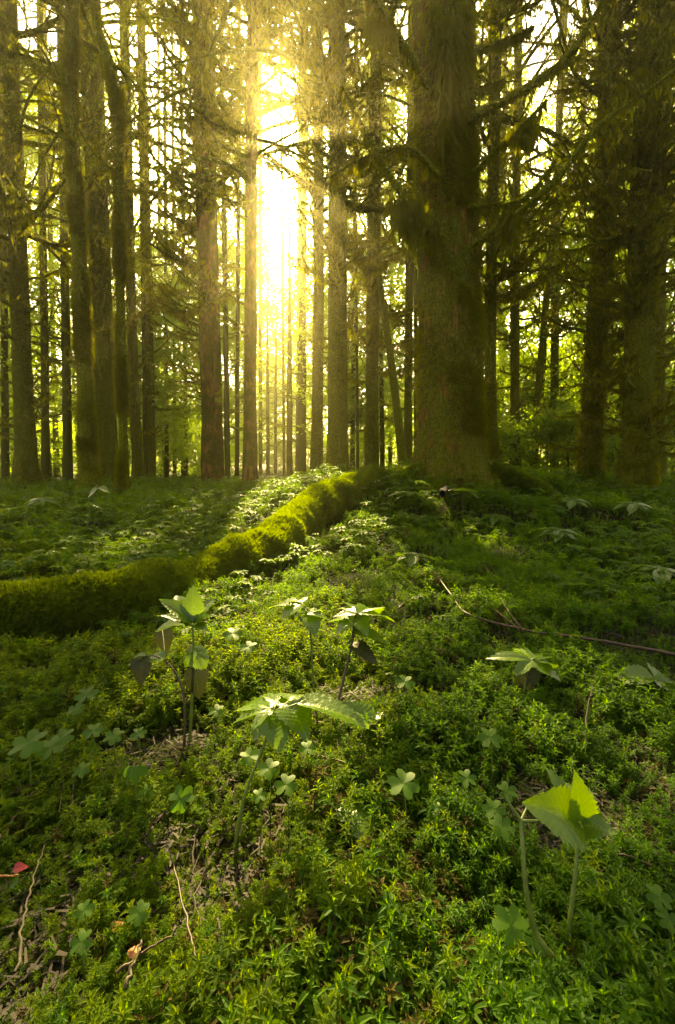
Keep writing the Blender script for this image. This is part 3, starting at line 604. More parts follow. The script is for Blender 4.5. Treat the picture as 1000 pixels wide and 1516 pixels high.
limb(big, [(640, 135, 5.75), (600, 70, 5.6), (572, 25, 5.4), (535, -30, 5.2)], .075, 1, 1.3, 8)
limb(big, [(655, 350, 5.6), (622, 330, 5.4), (595, 285, 5.3), (560, 225, 5.2), (528, 165, 5.1), (510, 130, 5.0)], .045, 2, 1.1, 8)
limb(big, [(650, 262, 5.6), (612, 222, 5.5), (570, 222, 5.4), (530, 240, 5.35), (490, 262, 5.3)], .035, 3, 1.0, 7)
limb(big, [(690, 370, 5.7), (740, 335, 5.5), (785, 300, 5.4), (830, 255, 5.3), (885, 185, 5.2), (960, 130, 5.1), (1040, 70, 5.0)], .055, 4, 1.0, 10)
limb(big, [(690, 182, 5.7), (745, 150, 5.5), (800, 115, 5.4), (845, 80, 5.3), (890, 10, 5.2), (920, -60, 5.1)], .06, 5, 1.2, 8)
limb(big, [(690, 262, 5.7), (735, 220, 5.6), (775, 185, 5.5), (810, 150, 5.45)], .035, 6, .9, 6)
limb(big, [(692, 305, 5.7), (750, 300, 5.6), (790, 282, 5.55), (830, 230, 5.5)], .026, 7, .8, 6)
limb(big, [(690, 75, 5.7), (740, 66, 5.6), (790, 40, 5.5)], .03, 8, 1.0, 6)
limb(big, [(690, 130, 5.7), (720, 128, 5.6), (750, 118, 5.5)], .022, 9, .8, 5)
clump(big, 664, 20, 5.50, 185, 26, 300, 11); clump(big, 690, 0, 5.55, 120, 20, 110, 12); clump(big, 640, 0, 5.5, 80, 22, 80, 13)
clump(big, 606, 290, 5.35, 75, 42, 320, 14); clump(big, 640, 320, 5.5, 60, 20, 160, 15); clump(big, 757, 310, 5.45, 60, 26, 240, 16); clump(big, 780, 180, 5.5, 50, 34, 200, 17)
clump(big, 560, 20, 5.4, 60, 40, 200, 19)
trunk_moss(big, bmb, 8000, .075, 7.5, .9, lambda c: np.clip(.25 + (c[:, 0]-big.location.x)*1.3 + (c[:, 2]-1.5)*.10, .06, 2))
for s, pts in enumerate([[(700, 690, 5.9, 34), (735, 700, 5.75, 26), (775, 712, 5.6, 18), (820, 735, 5.5, 14), (860, 752, 5.45, 9)], [(640, 700, 5.85, 34), (600, 704, 5.8, 24), (560, 715, 5.75, 17), (525, 735, 5.7, 10)],
                         [(665, 705, 5.6, 34), (655, 730, 5.35, 26), (635, 752, 5.1, 16), (610, 775, 4.9, 9)], [(695, 705, 5.65, 28), (715, 728, 5.4, 22), (745, 750, 5.2, 14), (770, 770, 5.1, 8)]]):
    C = curve([[*pix(a, b, d), w*.5*d/F] for a, b, d, w in pts], 24); V, Q = tube(C[:, :3], C[:, 3], 14)
    V = V + (fbm(V*6, 60+s, 2)*.025)[:, None]*norm(V - np.repeat(C[:, :3], 14, 0)); mb = MB(); mb.add(V, Q); part('root', mb, [M_bark_moss if s < 2 else M_bark_big], big)
    trunk_moss(big, mb, 1500, .05, 3, .05, None, LOGTUFT)
cm = crown_mb(BC, 8.5, 33, 46, 2.0, 3.6, r, None, 7.0); o = part('crown', cm, [M_bark_moss, M_needle, M_hang], big); o['kind'] = 'stuff'

# ---------------------------------------------------------------- mossy log
LN = 120; C = curve([[*pix(a, b, d), w*d/F] for a, b, d, w in LOG], LN)
log = thing('fallen_log', 'long moss-covered log winding from the left edge towards the huge spruce', 'log', (C[0, 0], C[0, 1], C[0, 2]-C[0, 3]))
V, Q = tube(C[:, :3], C[:, 3]*(1 + .12*fbm(np.stack([np.arange(LN)*.13, np.zeros(LN)], 1), 9, 2)), 28); cc = np.repeat(C[:, :3], 28, 0); nn = norm(V-cc)
V = V + nn*(np.repeat(C[:, 3], 28)*(.20*fbm(V*3.2, 17, 2) + .10*fbm(V*12, 18, 2)))[:, None]
lmb = MB(); lmb.add(V, Q); part('trunk', lmb, [M_bark_moss], log)
Qd = Q; A, B, D = V[Qd[:, 0]], V[Qd[:, 1]], V[Qd[:, 3]]; nr = norm(np.cross(B-A, D-A)); cen = (A+B+D)/3; sgn = np.sign(((cen - cc[Qd[:, 0]])*nr).sum(1)); nr = nr*sgn[:, None]
ar = np.linalg.norm(np.cross(B-A, D-A), axis=1)*(nr[:, 2] > -.55)/np.maximum(cen[:, 1], 1.5)**.9
n = 19000; f = rng.choice(len(Qd), n, p=ar/ar.sum()); u, v = rng.random((n, 1)), rng.random((n, 1)); P = A[f]+u*(B[f]-A[f])+v*(D[f]-A[f])
lm = scatter('moss', P, norm(nr[f] + [0, 0, .15] + rng.normal(0, .35, (n, 3))), rng.uniform(.6, 1.3, n)*(.018 + .006*P[:, 1]), rng.integers(0, 5, n), LOGTUFT, log, tuple(log.location))

# ---------------------------------------------------------------- thinner trunks between and behind
def between(px):
    L = sorted(TREES[:NAMED]); left = [a for x, a in L if x < px]; right = [a for x, a in L if x >= px]
    return (left[-1] if left else None), (right[0] if right else None)
ORD = ['first', 'second', 'third', 'fourth', 'fifth', 'sixth', 'seventh', 'eighth', 'ninth', 'tenth', 'eleventh', 'twelfth']
NAMED = len(TREES)
def gap_labels(items, what):
    """items: [(px, object)]; each is told by its order in the gap between two trees that have labels of their own"""
    gaps = {}
    for px, o in items: gaps.setdefault(between(px), []).append((px, o))
    for (a, b), L in gaps.items():
        L.sort(key=lambda t: t[0])
        for k, (px, o) in enumerate(L):
            n_ = '' if len(L) == 1 else ORD[min(k, 11)] + ' '
            o['label'] = (f'{n_}{what} from left between {a} and {b}' if a and b else f'{n_}{what} right of {a}' if a else f'{n_}{what} left of {b}').replace('between the', 'between', 1).replace('and the', 'and', 1)
            if len(L) == 1: o['label'] = o['label'].replace(' from left', '')
MID = [(68, 720, 15, 13), (101, 716, 15, 15), (247, 714, 20, 7), (259, 714, 22, 6), (276, 714, 22, 7), (337, 718, 17, 10), (351, 717, 18, 8), (397, 712, 26, 6, 12.5), (408, 710, 30, 5, 12), (421, 712, 24, 5, 26),
       (429, 714, 20, 10, 12.2), (447, 714, 19, 15), (522, 712, 18, 8), (567, 712, 18, 8), (578, 712, 24, 7), (617, 700, 16, 8), (742, 700, 20, 8), (441, 712, 27, 9, 33), (386, 712, 28, 7, 33), (8, 716, 16, 12), (1010, 730, 12, 18), (858, 705, 20, 9), (905, 712, 18, 10), (84, 714, 22, 9), (238, 712, 26, 6)]
items = []
for k, (px, by, d, w, *hh) in enumerate(MID):
    w *= .75
    r = np.random.default_rng(900+k); ln = r.normal(0, 5) + (px-500)*.02; hh = hh[0] if hh else r.uniform(20, 27); py1 = 0 if hh > 16 else 690 - (hh-.6)*F/d*.97
    N = trunk_nodes([(px, by, w*1.25), (px+ln*.2, 560, w), (px+ln*(1 if py1 == 0 else .5), py1, w*(.8 if py1 == 0 else .3))], d, hh if py1 == 0 else 0); root = thing('thin_tree', 'thin trunk', 'tree', N[1, :3], 'thin trunks standing between the larger trees')
    mb, C = trunk_mb(N, 10, 46, .10, 30+k); part('trunk', mb, [M_bark_far], root); cm = crown_mb(C, 1.6, max(N[-1, 2], 5)*.97, 60 if d < 19 else 34, .6, 1.7, r, None, 8 if d < 19 else 60) if hh < 30 else crown_mb(C, 17, 32.5, 60, 1.6, 2.6, r, None, 10)
    if cm: o = part('crown', cm, [M_bark_moss, M_needle, M_hang], root); o['kind'] = 'stuff'
    items.append((px, root))
# leaning mossy pole left of the huge spruce
N = trunk_nodes([(598, 694, 13), (586, 590, 12), (572, 480, 10), (556, 380, 9), (545, 300, 6)], 10, 7)
ln_ = thing('leaning_pole', 'thin mossy stem leaning left beside the hugging thin trunk', 'dead tree', N[1, :3]); mb, C = trunk_mb(N[:6], 9, 40, .12, 44); part('trunk', mb, [M_bark_moss], ln_)
r = np.random.default_rng(3)
used = [m[0] for m in MID] + [t[0] for t in TREES]
k = 0; FARN = 18
while k < FARN:
    d = r.uniform(15, 30); px = r.uniform(-40, 1040); P0 = pix(px, 705, d)
    if any(abs(px-u_) < 4.5 for u_ in used) or 376 < px < 462: continue
    used.append(px); w = r.uniform(.07, .15)*F/d; by = 690 + (EYE-.05)/d*F
    ln = r.normal(0, 6) + (px-500)*.02; N = trunk_nodes([(px, by, w*1.2), (px+ln*.3, 520, w), (px+ln, 150, w*.75)], d, r.uniform(17, 26)); root = thing('thin_tree', 'thin trunk', 'tree', N[1, :3], 'thin trunks standing between the larger trees')
    mb, C = trunk_mb(N, 7, 26, .08, 60+k); part('trunk', mb, [M_bark_far], root); cm = crown_mb(C, 1.2, N[-1, 2]*.97, 18, .5, 1.5, r, None, 60)
    if cm: o = part('crown', cm, [M_bark_moss, M_needle, M_hang], root); o['kind'] = 'stuff'
    items.append((px, root)); k += 1
gap_labels(items, 'thin trunk')

# ---------------------------------------------------------------- sunlit broadleaf trees and bushes beyond the conifers
def leaf_cloud(r, n, flat=.5, size=.07, asp=(1, 1, 1)):
    """leaves in drooping layers through a unit crown; four-cornered folded leaves"""
    cl = []
    while len(cl) < 26*(1+asp[2]):
        p = r.uniform(-1, 1, 3)
        if (p**2).sum() < 1 and (p**2).sum() > .12: cl.append(p)
    cl = np.array(cl); c = (cl*np.array(asp))[r.integers(0, len(cl), n)] + r.normal(0, .17, (n, 3))*np.array([1, .8, flat*1.3])
    d = norm(np.stack([r.normal(0, 1, n), r.normal(0, 1, n), r.normal(-.45, .4, n)], 1)); up = norm(np.array([0, 0, .8]) + r.normal(0, .6, (n, 3))); s = norm(np.cross(d, up)); nn = np.cross(s, d)
    L = size*r.uniform(.6, 1.3, n)[:, None]; W = L*r.uniform(.55, .85, n)[:, None]
    V = np.stack([c, c + d*L*.5 + s*W*.5 + nn*L*.12, c + d*L, c + d*L*.5 - s*W*.5 + nn*L*.12], 1).reshape(-1, 3); b = np.arange(n)[:, None]*4
    return V, np.concatenate([b + [0, 1, 2], b + [0, 2, 3]], 0)
R_ = np.random.default_rng(77); CLOUD = []
for k in range(6):
    mb = MB(); V, T3 = leaf_cloud(R_, 10500 if k < 4 else 4200, .4, .062 if k < 4 else .09, (1, .55, 2.5) if k < 4 else (1, .7, 1)); mb.add(V, T3); CLOUD.append(mb.mesh('crown', [M_broad], False))
def broadleaf(px, d, top_px, rad, k, name, cat, grp, low, high=False):
    r = np.random.default_rng(2000+k); by = 690 + (EYE-.05)/d*F; B = pix(px, by, d); B[2] = h1(B[0], B[1]); top = pix(px, top_px, d)[2]
    root = thing(name, 'leafy', cat, B, grp); h = (top-B[2])
    mb = MB(); mb.add(*tube(curve([B - [0, 0, .3], B + [r.normal(0, .2), 0, h*.45], B + [r.normal(0, .5), 0, h*.85]], 9), np.linspace(.09 if not low else .03, .02, 9), 7))
    for q in range(6):
        a = r.random()*6.28; z0 = h*r.uniform(.2, .6); mb.add(*tube(curve([B + [0, 0, z0], B + [math.cos(a)*rad*.4, math.sin(a)*rad*.4, z0+h*.15], B + [math.cos(a)*rad*.8, math.sin(a)*rad*.8, z0+h*.22]], 6), np.linspace(.035 if not low else .014, .008, 6), 5))
    part('trunk' if not low else 'stems', mb, [M_bark_far], root)
    o = link('crown' if not low else 'foliage', CLOUD[4 + k % 2] if low else CLOUD[k % 4], root); zc = h*(.77 if high else .54 if not low else .48); o.location = (0, 0, zc); o.scale = (rad*1.15, rad*(.85 if low else 1.1), h*.52 if low else h*(.27 if high else .52)/2.5); o.rotation_euler = (0, 0, r.random()*6.28)
    return root
items = []; r = np.random.default_rng(15)
BL = [(px_ + r.uniform(-14, 14), d_, t_ + r.uniform(-25, 25), ra_) for px_, d_, t_, ra_ in [(222, 20, 310, 2.0), (275, 23, 300, 2.2), (335, 20, 340, 1.7), (495, 21, 320, 1.8), (548, 19, 330, 1.8), (-30, 18, 290, 2.1), (30, 20, 320, 2.2), (88, 17, 350, 1.9), (140, 21, 330, 2.2), (200, 18.5, 370, 2.0), (250, 22, 330, 2.3), (310, 19, 350, 2.0), (372, 41, 322, 3.2), (412, 44, 318, 3.2), (455, 42, 318, 3.2), (520, 18, 350, 1.9), (570, 22, 320, 2.2), (625, 19, 290, 2.0), (690, 17, 280, 1.9), (740, 20, 260, 2.2), (790, 17, 300, 2.0), (835, 21, 240, 2.3), (890, 16, 260, 1.8), (935, 19, 220, 2.1), (985, 16.5, 230, 1.9), (1040, 18, 200, 2.1)]]
BL += [(-20, 25, 30, 2.8), (25, 23, 40, 2.3), (75, 25, 70, 2.4), (118, 23, 120, 2.0), (170, 24, 60, 2.0), (325, 24, 40, 2.0), (352, 21, 160, 1.3), (500, 24, 60, 2.0), (545, 24, 20, 1.9), (578, 25, 60, 1.9), (660, 25, 30, 2.2), (735, 25, 60, 1.9), (845, 25, 60, 2.4), (900, 24, 40, 2.3), (950, 25, 10, 2.5), (1010, 24, 20, 2.5)]
BL += [(px_, 57 + r.uniform(-3, 5), 540 + r.uniform(-50, 40), 6.5) for px_ in range(-40, 1090, 95)]
for k, (px, d, t, rad) in enumerate(BL): items.append((px, broadleaf(px, d, t, rad, k, 'broadleaf_tree', 'tree', 'sunlit broadleaf trees beyond the conifers', False, t < 165 and d < 40)))
gap_labels(items, 'sunlit broadleaf tree beyond')
items = []
BU = [(730, 13, 610, 1.1), (775, 17, 560, 1.6), (810, 14, 590, 1.2), (845, 13, 600, 1.0), (905, 12, 610, .9), (990, 13, 590, 1.3), (240, 22, 600, 1.8), (180, 24, 610, 1.8), (275, 27, 590, 2), (60, 22, 620, 1.7), (345, 30, 620, 2), (455, 32, 625, 2), (535, 24, 620, 1.7), (590, 26, 600, 1.8), (120, 26, 610, 2), (5, 20, 600, 1.6), (410, 36, 640, 2.2), (655, 22, 600, 2), (860, 19, 540, 1.8), (700, 20, 560, 1.7), (950, 18, 540, 1.8), (310, 24, 650, 1.2), (500, 28, 640, 1.5), (795, 24, 500, 2.2)]
for k, (px, d, t, rad) in enumerate(BU): items.append((px, broadleaf(px, d, t, rad, 100+k, 'bush', 'bush', 'bright bushes between the trunks', True)))
gap_labels(items, 'bright green bush')

# the wood goes on around the camera; unseen conifers added to block sky light
r = np.random.default_rng(71); CR = []
for k in range(3):
    Cz = np.array([[0, 0, 0, .25], [0, 0, 24, .02]]); mb = MB()
    for q in range(80):
        z_ = r.uniform(4, 23.5); a = r.random()*6.283; L_ = 3.0*(1.1-.8*(z_-4)/20)*r.uniform(.7, 1.1); mb.add_mb(SPR[r.integers(6)], frame_mat([math.cos(a), math.sin(a), .05], [0, 0, 1], [0, 0, z_], L_))
    Nk = np.array([[0, 0, -.4, .30], [0, 0, 0, .26], [.1, 0, 8, .2], [0, .1, 24, .02]])
    CR.append((trunk_mb(Nk, 12, 40, .1, 90+k)[0].mesh('trunk', [M_bark]), mb.mesh('crown', [M_bark_moss, M_needle, M_hang])))
SIDE = [(-7, 3.5), (-9, 8), (6.5, 1.8), (9, 4.5), (12, 9), (-12.5, 12), (-8, -4), (8, -5)]
for k, (x_, y_) in enumerate(SIDE):
    root = thing('conifer_tree', 'unseen shaggy conifer added for shade outside the view, beside the viewpoint', 'tree', (x_, y_, h1(x_, y_)), 'conifers around the viewpoint')
    for nm, me in zip(('trunk', 'crown'), CR[k % 3]): o = link(nm, me, root); o.rotation_euler = (0, 0, r.random()*6.28); o.scale = (1, 1, r.uniform(.85, 1.15))
    o['kind'] = 'stuff'

# ---------------------------------------------------------------- leaves of the seedlings
def grid_mesh(name, X, Y, Z, mats):
    n, m = X.shape; V = np.stack([X, Y, Z], -1).reshape(-1, 3); i, j = np.meshgrid(np.arange(n-1), np.arange(m-1), indexing='ij')
    mb = MB(); mb.add(V, np.stack([i*m+j, (i+1)*m+j, (i+1)*m+j+1, i*m+j+1], -1).reshape(-1, 4)); return mb.mesh(name, mats)
def ovate(mats, W=.30, teeth=9, arch=.28, fold=.35, tip=1.0, seed=0):
    u = np.linspace(0, 1, 37); v = np.linspace(-1, 1, 9); U, Vv = np.meshgrid(u, v, indexing='ij'); saw = ((U*teeth) % 1)
    w = W*np.sin(np.pi*np.clip(U, 0, 1)**.72)**.85*(1 + .24*(1-saw)*(abs(Vv) > .9)); Y = Vv*w; X = U - .10*abs(Vv)*np.sin(np.pi*U)
    Z = fold*abs(Y) - arch*U**2 + .0065*np.sin(U*57 - abs(Y)*60) + .03*np.sin(U*5+seed)*Vv
    return grid_mesh('leaf', X, Y, Z, mats)
def palmate(mats, lobes=((-1.25, .62), (-.62, .86), (0, 1.0), (.62, .86), (1.25, .62)), dw=.40, arch=.25, teeth=30, mn=.40, seed=0):
    a = np.linspace(-2.3, 2.3, 121); q = np.linspace(0, 1, 9); r = np.full(len(a), mn*.8); dist = np.full(len(a), 9.0)
    for c, L in lobes:
        r = np.maximum(r, L*(mn + (1-mn)*np.clip(1-(abs(a-c)/dw), 0, 1)**.75)*(abs(a-c) < dw*1.2)); dist = np.minimum(dist, abs(a-c))
    r = r*(1 - .5*np.clip((abs(a)-1.7)/.6, 0, 1)); r = r*(1 - .13*((a*teeth/4.6*1.5) % 1)); A, Q = np.meshgrid(a, q, indexing='ij'); Rr = Q*r[:, None]; X, Y = np.cos(A)*Rr, np.sin(A)*Rr
    Z = .13*Rr*np.clip(dist/dw, 0, 1)[:, None] - arch*Rr**2 + .004*np.sin(Rr*60 - dist[:, None]*26) + .03*np.sin(A*2+seed)*Rr
    return grid_mesh('leaf', X, Y, Z, mats)
OV = [ovate([M_leaf], .30, 9, .25, .35, seed=1), ovate([M_leaf], .36, 8, .35, .3, seed=2), ovate([M_leaf], .24, 10, .2, .4, seed=3)]
OVD = [ovate([M_leaf_dull], .34, 7, .45, .3, seed=4)]
PA = [palmate([M_leaf]), palmate([M_leaf], ((-1.0, .72), (0, 1.0), (1.0, .72)), .5, .3, 30, .38, 2), palmate([M_leaf], ((-1.3, .5), (-.7, .85), (0, 1), (.7, .85), (1.3, .5)), .38, .35, 34, .42, 3)]
PAC = palmate([M_cover], ((-1.0, .7), (0, 1.0), (1.0, .7)), .6, .3, 22, .45, 2)
RO = [palmate([M_leaf], ((-.9, .72), (0, 1.0), (.9, .72)), 1.0, .35, 30, .62, 5)]
LF = grid = None
V_, Q_ = leaflet_arrays(9, 8, .26); mb_ = MB(); mb_.add(V_, Q_); LEAFLET = mb_.mesh('leaflet', [M_clover])
def level(px, py, z):
    a, b = pix(px, py, 1.0), EYE; return pix(px, py, (z-b)/(a[2]-b))
def leaf(parent, hub, tip, up, me, wid=1.0, name='leaf'):
    o = link(name, me, parent); hub, tip = np.asarray(hub), np.asarray(tip); L = np.linalg.norm(tip-hub)
    o.matrix_local = Matrix(frame_mat(tip-hub, up, hub - np.array(parent.location), L, L*wid, L).tolist()); return o
def stalk(parent, pts, r0, r1, mat, name='stem', n=14, sides=8):
    mb = MB(); P = curve(pts, n); mb.add(*tube(P, np.linspace(r0, r1, n), sides)); return part(name, mb, [mat], parent)
def seedling(label, base, stem, leaves, group='leafy seedlings rising out of the moss', mat=None, r0=.0032, dd=.05, name='leafy_seedling', up=(0, -.25, 1)):
    """base pixel; stem: [(px, py, extra distance)]; leaves: [(hub px, hub py, dist, tip px, tip py, dist, mesh, width)]"""
    B = gnd(*base); root = thing(name, label, 'plant', B, group); d0 = B[1]
    pts = [B - [0, 0, .02]] + [pix(a, b, d0 + e) for a, b, e in stem]; stalk(root, pts, r0, r0*.55, mat or M_stem)
    for hx, hy, hd, tx, ty, td, me, w in leaves:
        h = pix(hx, hy, d0+hd); t = pix(tx, ty, d0+td) if not isinstance(td, str) else level(tx, ty, h[2]-float(td)); e = np.array(pts[-1])
        if np.linalg.norm(h-e) > .012: stalk(root, [e, (h+e)/2 + [0, 0, .006], h], r0*.5, r0*.35, mat or M_stem, 'leaf_stalk', 7, 6)
        leaf(root, h, t, norm(np.array((0, 0, 1) if isinstance(td, str) else up, float)), me, w)
    return root
seedling('glossy pale-shining seedling in the sunlit patch, its stem leaning right', (343, 1262), [(362, 1180, .03), (385, 1120, .05), (404, 1068, .07)],
         [(400, 1050, .07, 341, 1058, '.008', PA[1], 1.0), (402, 1056, .07, 417, 1101, '.02', OV[1], 1.2), (408, 1045, .09, 398, 1015, '0', PA[1], 1.0), (425, 1042, .09, 459, 1080, '.015', OV[1], 1.25), (428, 1038, .10, 444, 1016, '0', OV[1], 1.1), (398, 1050, .09, 352, 1028, '0', OV[1], 1), (440, 1042, .09, 548, 1056, '.005', OV[2], 1.0), (400, 1056, .07, 372, 1088, '.015', OV[1], 1.1)])
seedling('tall two-tiered seedling with upright leaf rosette before the mossy log', (280, 1106), [(284, 1040, .02), (287, 980, .03), (285, 925, .04)],
         [(285, 922, .04, 245, 880, .03, OV[0], 1), (285, 922, .04, 262, 872, .08, OV[1], 1), (285, 922, .04, 284, 866, .06, OV[0], 1), (285, 922, .04, 309, 880, .06, OV[1], 1), (285, 924, .04, 238, 904, .02, OV[2], 1), (286, 924, .04, 314, 905, .03, OV[0], 1), (285, 926, .04, 305, 926, .0, OV[2], 1), (285, 924, .05, 225, 918, .10, OV[0], 1),
          (287, 965, .03, 310, 985, .02, RO[0], 1.1), (286, 962, .03, 265, 985, .02, RO[0], 1), (288, 985, .03, 296, 1035, .0, OVD[0], 1.0)], r0=.0036)
seedling('drooping seedling with browned hanging leaves left of the two-tiered one', (272, 1112), [(273, 1040, .02), (262, 1000, .04), (245, 978, .06)],
         [(245, 976, .06, 215, 968, .07, OV[1], 1), (240, 976, .06, 254, 970, .09, OV[2], 1), (215, 972, .07, 186, 980, .07, OV[0], 1), (212, 972, .07, 203, 1012, .03, OVD[0], 1.1), (240, 930, .25, 248, 965, .22, OVD[0], 1.0)], mat=M_stem_brown)
seedling('slim upright seedling with white-shining flat leaves, left of a bushier one', (466, 1035), [(463, 990, .02), (460, 940, .03), (452, 905, .04)],
         [(440, 895, .06, 398, 892, '0', OV[2], 1.3), (445, 896, .05, 416, 906, '.005', OV[1], 1.2), (446, 892, .07, 428, 884, '0', OV[1], 1.2), (455, 908, .04, 490, 911, '.0', OV[0], 1.2), (456, 912, .03, 468, 930, '.01', OV[1], 1.1), (455, 906, .05, 478, 898, '0', OV[0], 1.2)])
seedling('bushier broad-leaved seedling with reddish stem base behind the glossy one', (488, 1092), [(498, 1050, .03), (508, 1010, .06), (522, 950, .09), (526, 915, .1)],
         [(528, 908, .1, 500, 890, '-.01', PA[1], 1), (530, 908, .1, 586, 906, '.01', OV[0], 1.25), (528, 905, .12, 560, 888, '0', OV[1], 1.2), (526, 915, .1, 545, 930, '.005', OV[1], 1.1), (524, 920, .09, 496, 930, '.005', OV[1], 1.1), (524, 935, .09, 580, 945, '.01', OV[0], 1.2), (520, 955, .09, 560, 968, .05, OVD[0], .9), (524, 922, .1, 486, 908, '0', OV[0], 1.1)], r0=.0042, mat=M_stem_brown)
seedling('low seedling with one dark twisted leaf over bright yellow moss', (516, 1118), [(532, 1096, .02), (556, 1076, .05)], [(556, 1068, .05, 502, 1034, .07, OV[0], .9), (556, 1068, .05, 560, 1042, .1, OV[1], .8), (552, 1072, .05, 545, 1062, .02, OVD[0], 1)], mat=M_stem_brown)
seedling('tall seedling with cupped jagged leaves at the lower right', (838, 1432), [(845, 1360, .015), (853, 1290, .03), (857, 1222, .05)],
         [(856, 1215, .05, 818, 1130, .09, PA[2], .8), (855, 1218, .05, 802, 1188, .01, OV[0], 1.0), (859, 1216, .055, 888, 1158, .10, PA[2], .8), (860, 1221, .05, 908, 1228, .02, OV[0], 1.15), (858, 1218, .05, 862, 1150, .04, OV[2], 1.1)], r0=.0036, up=(.1, -.65, .7))
bare = seedling('bowed leafless seedling stem forking at its tip, lower right', (868, 1480), [(828, 1430, .0), (795, 1385, .01), (780, 1320, .02), (775, 1260, .035), (772, 1216, .05)], [], r0=.0042)
d0 = bare.location.y
for pts in ([(772, 1216, .05), (758, 1196, .055), (746, 1175, .06)], [(772, 1216, .05), (790, 1216, .05), (804, 1216, .055)], [(772, 1216, .05), (778, 1203, .06), (784, 1190, .07)]): stalk(bare, [pix(a, b, d0+e) for a, b, e in pts], .002, .0016, M_stem, 'fork', 8, 6)
seedling('dim spreading seedling under the long red twig', (772, 1050), [(778, 1015, .02), (788, 982, .03)], [(788, 978, .03, 722, 962, .06, PA[1], .9), (788, 980, .03, 838, 1002, .0, OV[0], 1.2), (790, 976, .04, 822, 972, .1, OV[1], 1.1), (786, 982, .03, 770, 1030, .0, OVD[0], 1.0), (788, 976, .04, 786, 962, .14, OV[1], 1)], r0=.003)
seedling('wide flat seedling leaves touching the right edge below the long twig', (985, 1062), [(978, 1030, .02), (968, 1008, .04)], [(968, 1004, .04, 905, 996, .07, OV[0], 1.2), (968, 1006, .04, 1020, 1025, .0, OV[1], 1.1), (968, 1002, .05, 950, 988, .15, OV[1], 1), (970, 1004, .05, 1012, 1000, .1, OV[0], 1)], r0=.003)
seedling('single broad pointed leaf on a green stalk, below the glossy seedling', (488, 1272), [(500, 1250, .01), (520, 1222, .02)], [(520, 1220, .02, 562, 1186, .06, RO[0], 1.1)], r0=.0018)
seedling('single rounded veined leaf facing up, lowest of the centre leaves', (518, 1340), [(512, 1320, .01), (505, 1280, .03)], [(498, 1276, .035, 522, 1322, .0, RO[0], 1.1)], r0=.0018)
seedling('pale narrow leaf cut by the left edge above the red leaf', (-6, 1345), [(-4, 1325, .01)], [(2, 1330, .01, 12, 1278, .05, OV[1], 1.0)], r0=.0016)
seedling('small three-leaved herb on the mound in front of the huge spruce, left side', (598, 762), [(603, 745, .02), (604, 732, .03)], [(604, 730, .0, 572, 728, .1, PA[1], 1), (604, 730, 0, 634, 730, .1, PA[1], 1), (604, 730, 0, 608, 722, -.3, PA[1], 1)], r0=.005)
seedling('small three-leaved herb at the foot of the huge spruce, right side', (684, 758), [(686, 742, .02), (688, 728, .03)], [(688, 727, .0, 660, 720, .1, PA[1], 1), (688, 727, 0, 716, 730, .1, PA[1], 1), (688, 727, 0, 694, 716, -.2, PA[1], 1)], r0=.005)
seedling('tall dark sapling with large drooping leaves before the moss-furred trunk', (128, 800), [(130, 775, .0), (136, 745, .02), (145, 722, .05)], [(145, 724, .05, 126, 733, .0, OV[1], 1.1), (145, 722, .05, 162, 724, .02, OV[1], 1), (136, 745, .02, 150, 750, .0, OV[0], 1.1)], r0=.006)
for k, (lab, bx, by, s) in enumerate([('leafy herb in front of the shaggy edge trunk', 60, 765, 26), ('leafy herb left of the sunward trunk base', 352, 752, 18), ('broad herb in front of the knobbly conifer', 850, 768, 28), ('broad herb below the flaring right trunk', 940, 776, 30), ('leafy herb below the half-hidden trunk', 735, 790, 26), ('leafy herb halfway between huge spruce and right edge', 830, 815, 30), ('leafy herb nearest the long red twig tip', 615, 850, 28), ('leafy herb low at the right edge behind the twig', 985, 880, 36)]):
    seedling(lab, (bx, by), [(bx+2, by-s*.5, .01), (bx+1, by-s, .03)], [(bx, by-s, .03, bx-s*1.1, by-s*.95, .05, PA[1], 1), (bx, by-s, .03, bx+s*1.1, by-s*.9, .05, PA[1], 1), (bx, by-s, .03, bx+s*.2, by-s*1.25, .25, PA[1], 1), (bx, by-s, .03, bx-s*.2, by-s*.7, -.12, PA[1], 1)], 'leafy herbs in the middle distance', r0=.004, name='leafy_herb')

# ---------------------------------------------------------------- wood sorrel
def sorrel(label, px, py, size, turn, drop=None, tilt=(0, -.35, 1), fold=0.0):
    drop = max(size*2.6, 62 if py > 1000 else 40) if drop is None else drop*1.3; B = gnd(px + size*.1, py + drop); d0 = B[1]; c = pix(px, py, d0 + .01)
    root = thing('wood_sorrel', label, 'plant', B, 'wood sorrel plants in the moss'); stalk(root, [B - [0, 0, .015], (B+c)/2 + [.002, 0, 0], c], .0011, .0008, M_stem, 'stem', 9, 6)
    L = size*.62*d0/F*1.15; up = norm(tilt); e1 = norm(np.cross(up, [0, 1, .2])); e2 = np.cross(up, e1)
    for k in range(3):
        a = turn + k*2.094; d = math.cos(a)*e1 + math.sin(a)*e2 - up*fold; leaf(root, c, c + norm(d)*L, up, LEAFLET, 1.0, 'leaflet')
    return root
for a in [('large flat sorrel at the left edge, biggest of the left cluster', 42, 1100, 38, .3), ('sorrel overlapping the right of the big left-edge sorrel', 76, 1106, 30, 1.2), ('pale sorrel rising right of the left-edge cluster', 92, 1092, 26, .5), ('small sorrel above the left-edge cluster', 128, 1028, 24, 1.0),
          ('dark small sorrel just under the topmost left sorrel', 112, 1050, 18, .2), ('sorrel in the row right of the left-edge cluster', 138, 1082, 22, .8), ('flat sorrel in that row left of the folded sorrel', 168, 1090, 22, .1), ('small sorrel ending the row left of the seedling stems', 205, 1086, 18, .9), ('sorrel above the red twig fork', 120, 1140, 20, .4)]: sorrel(*a)
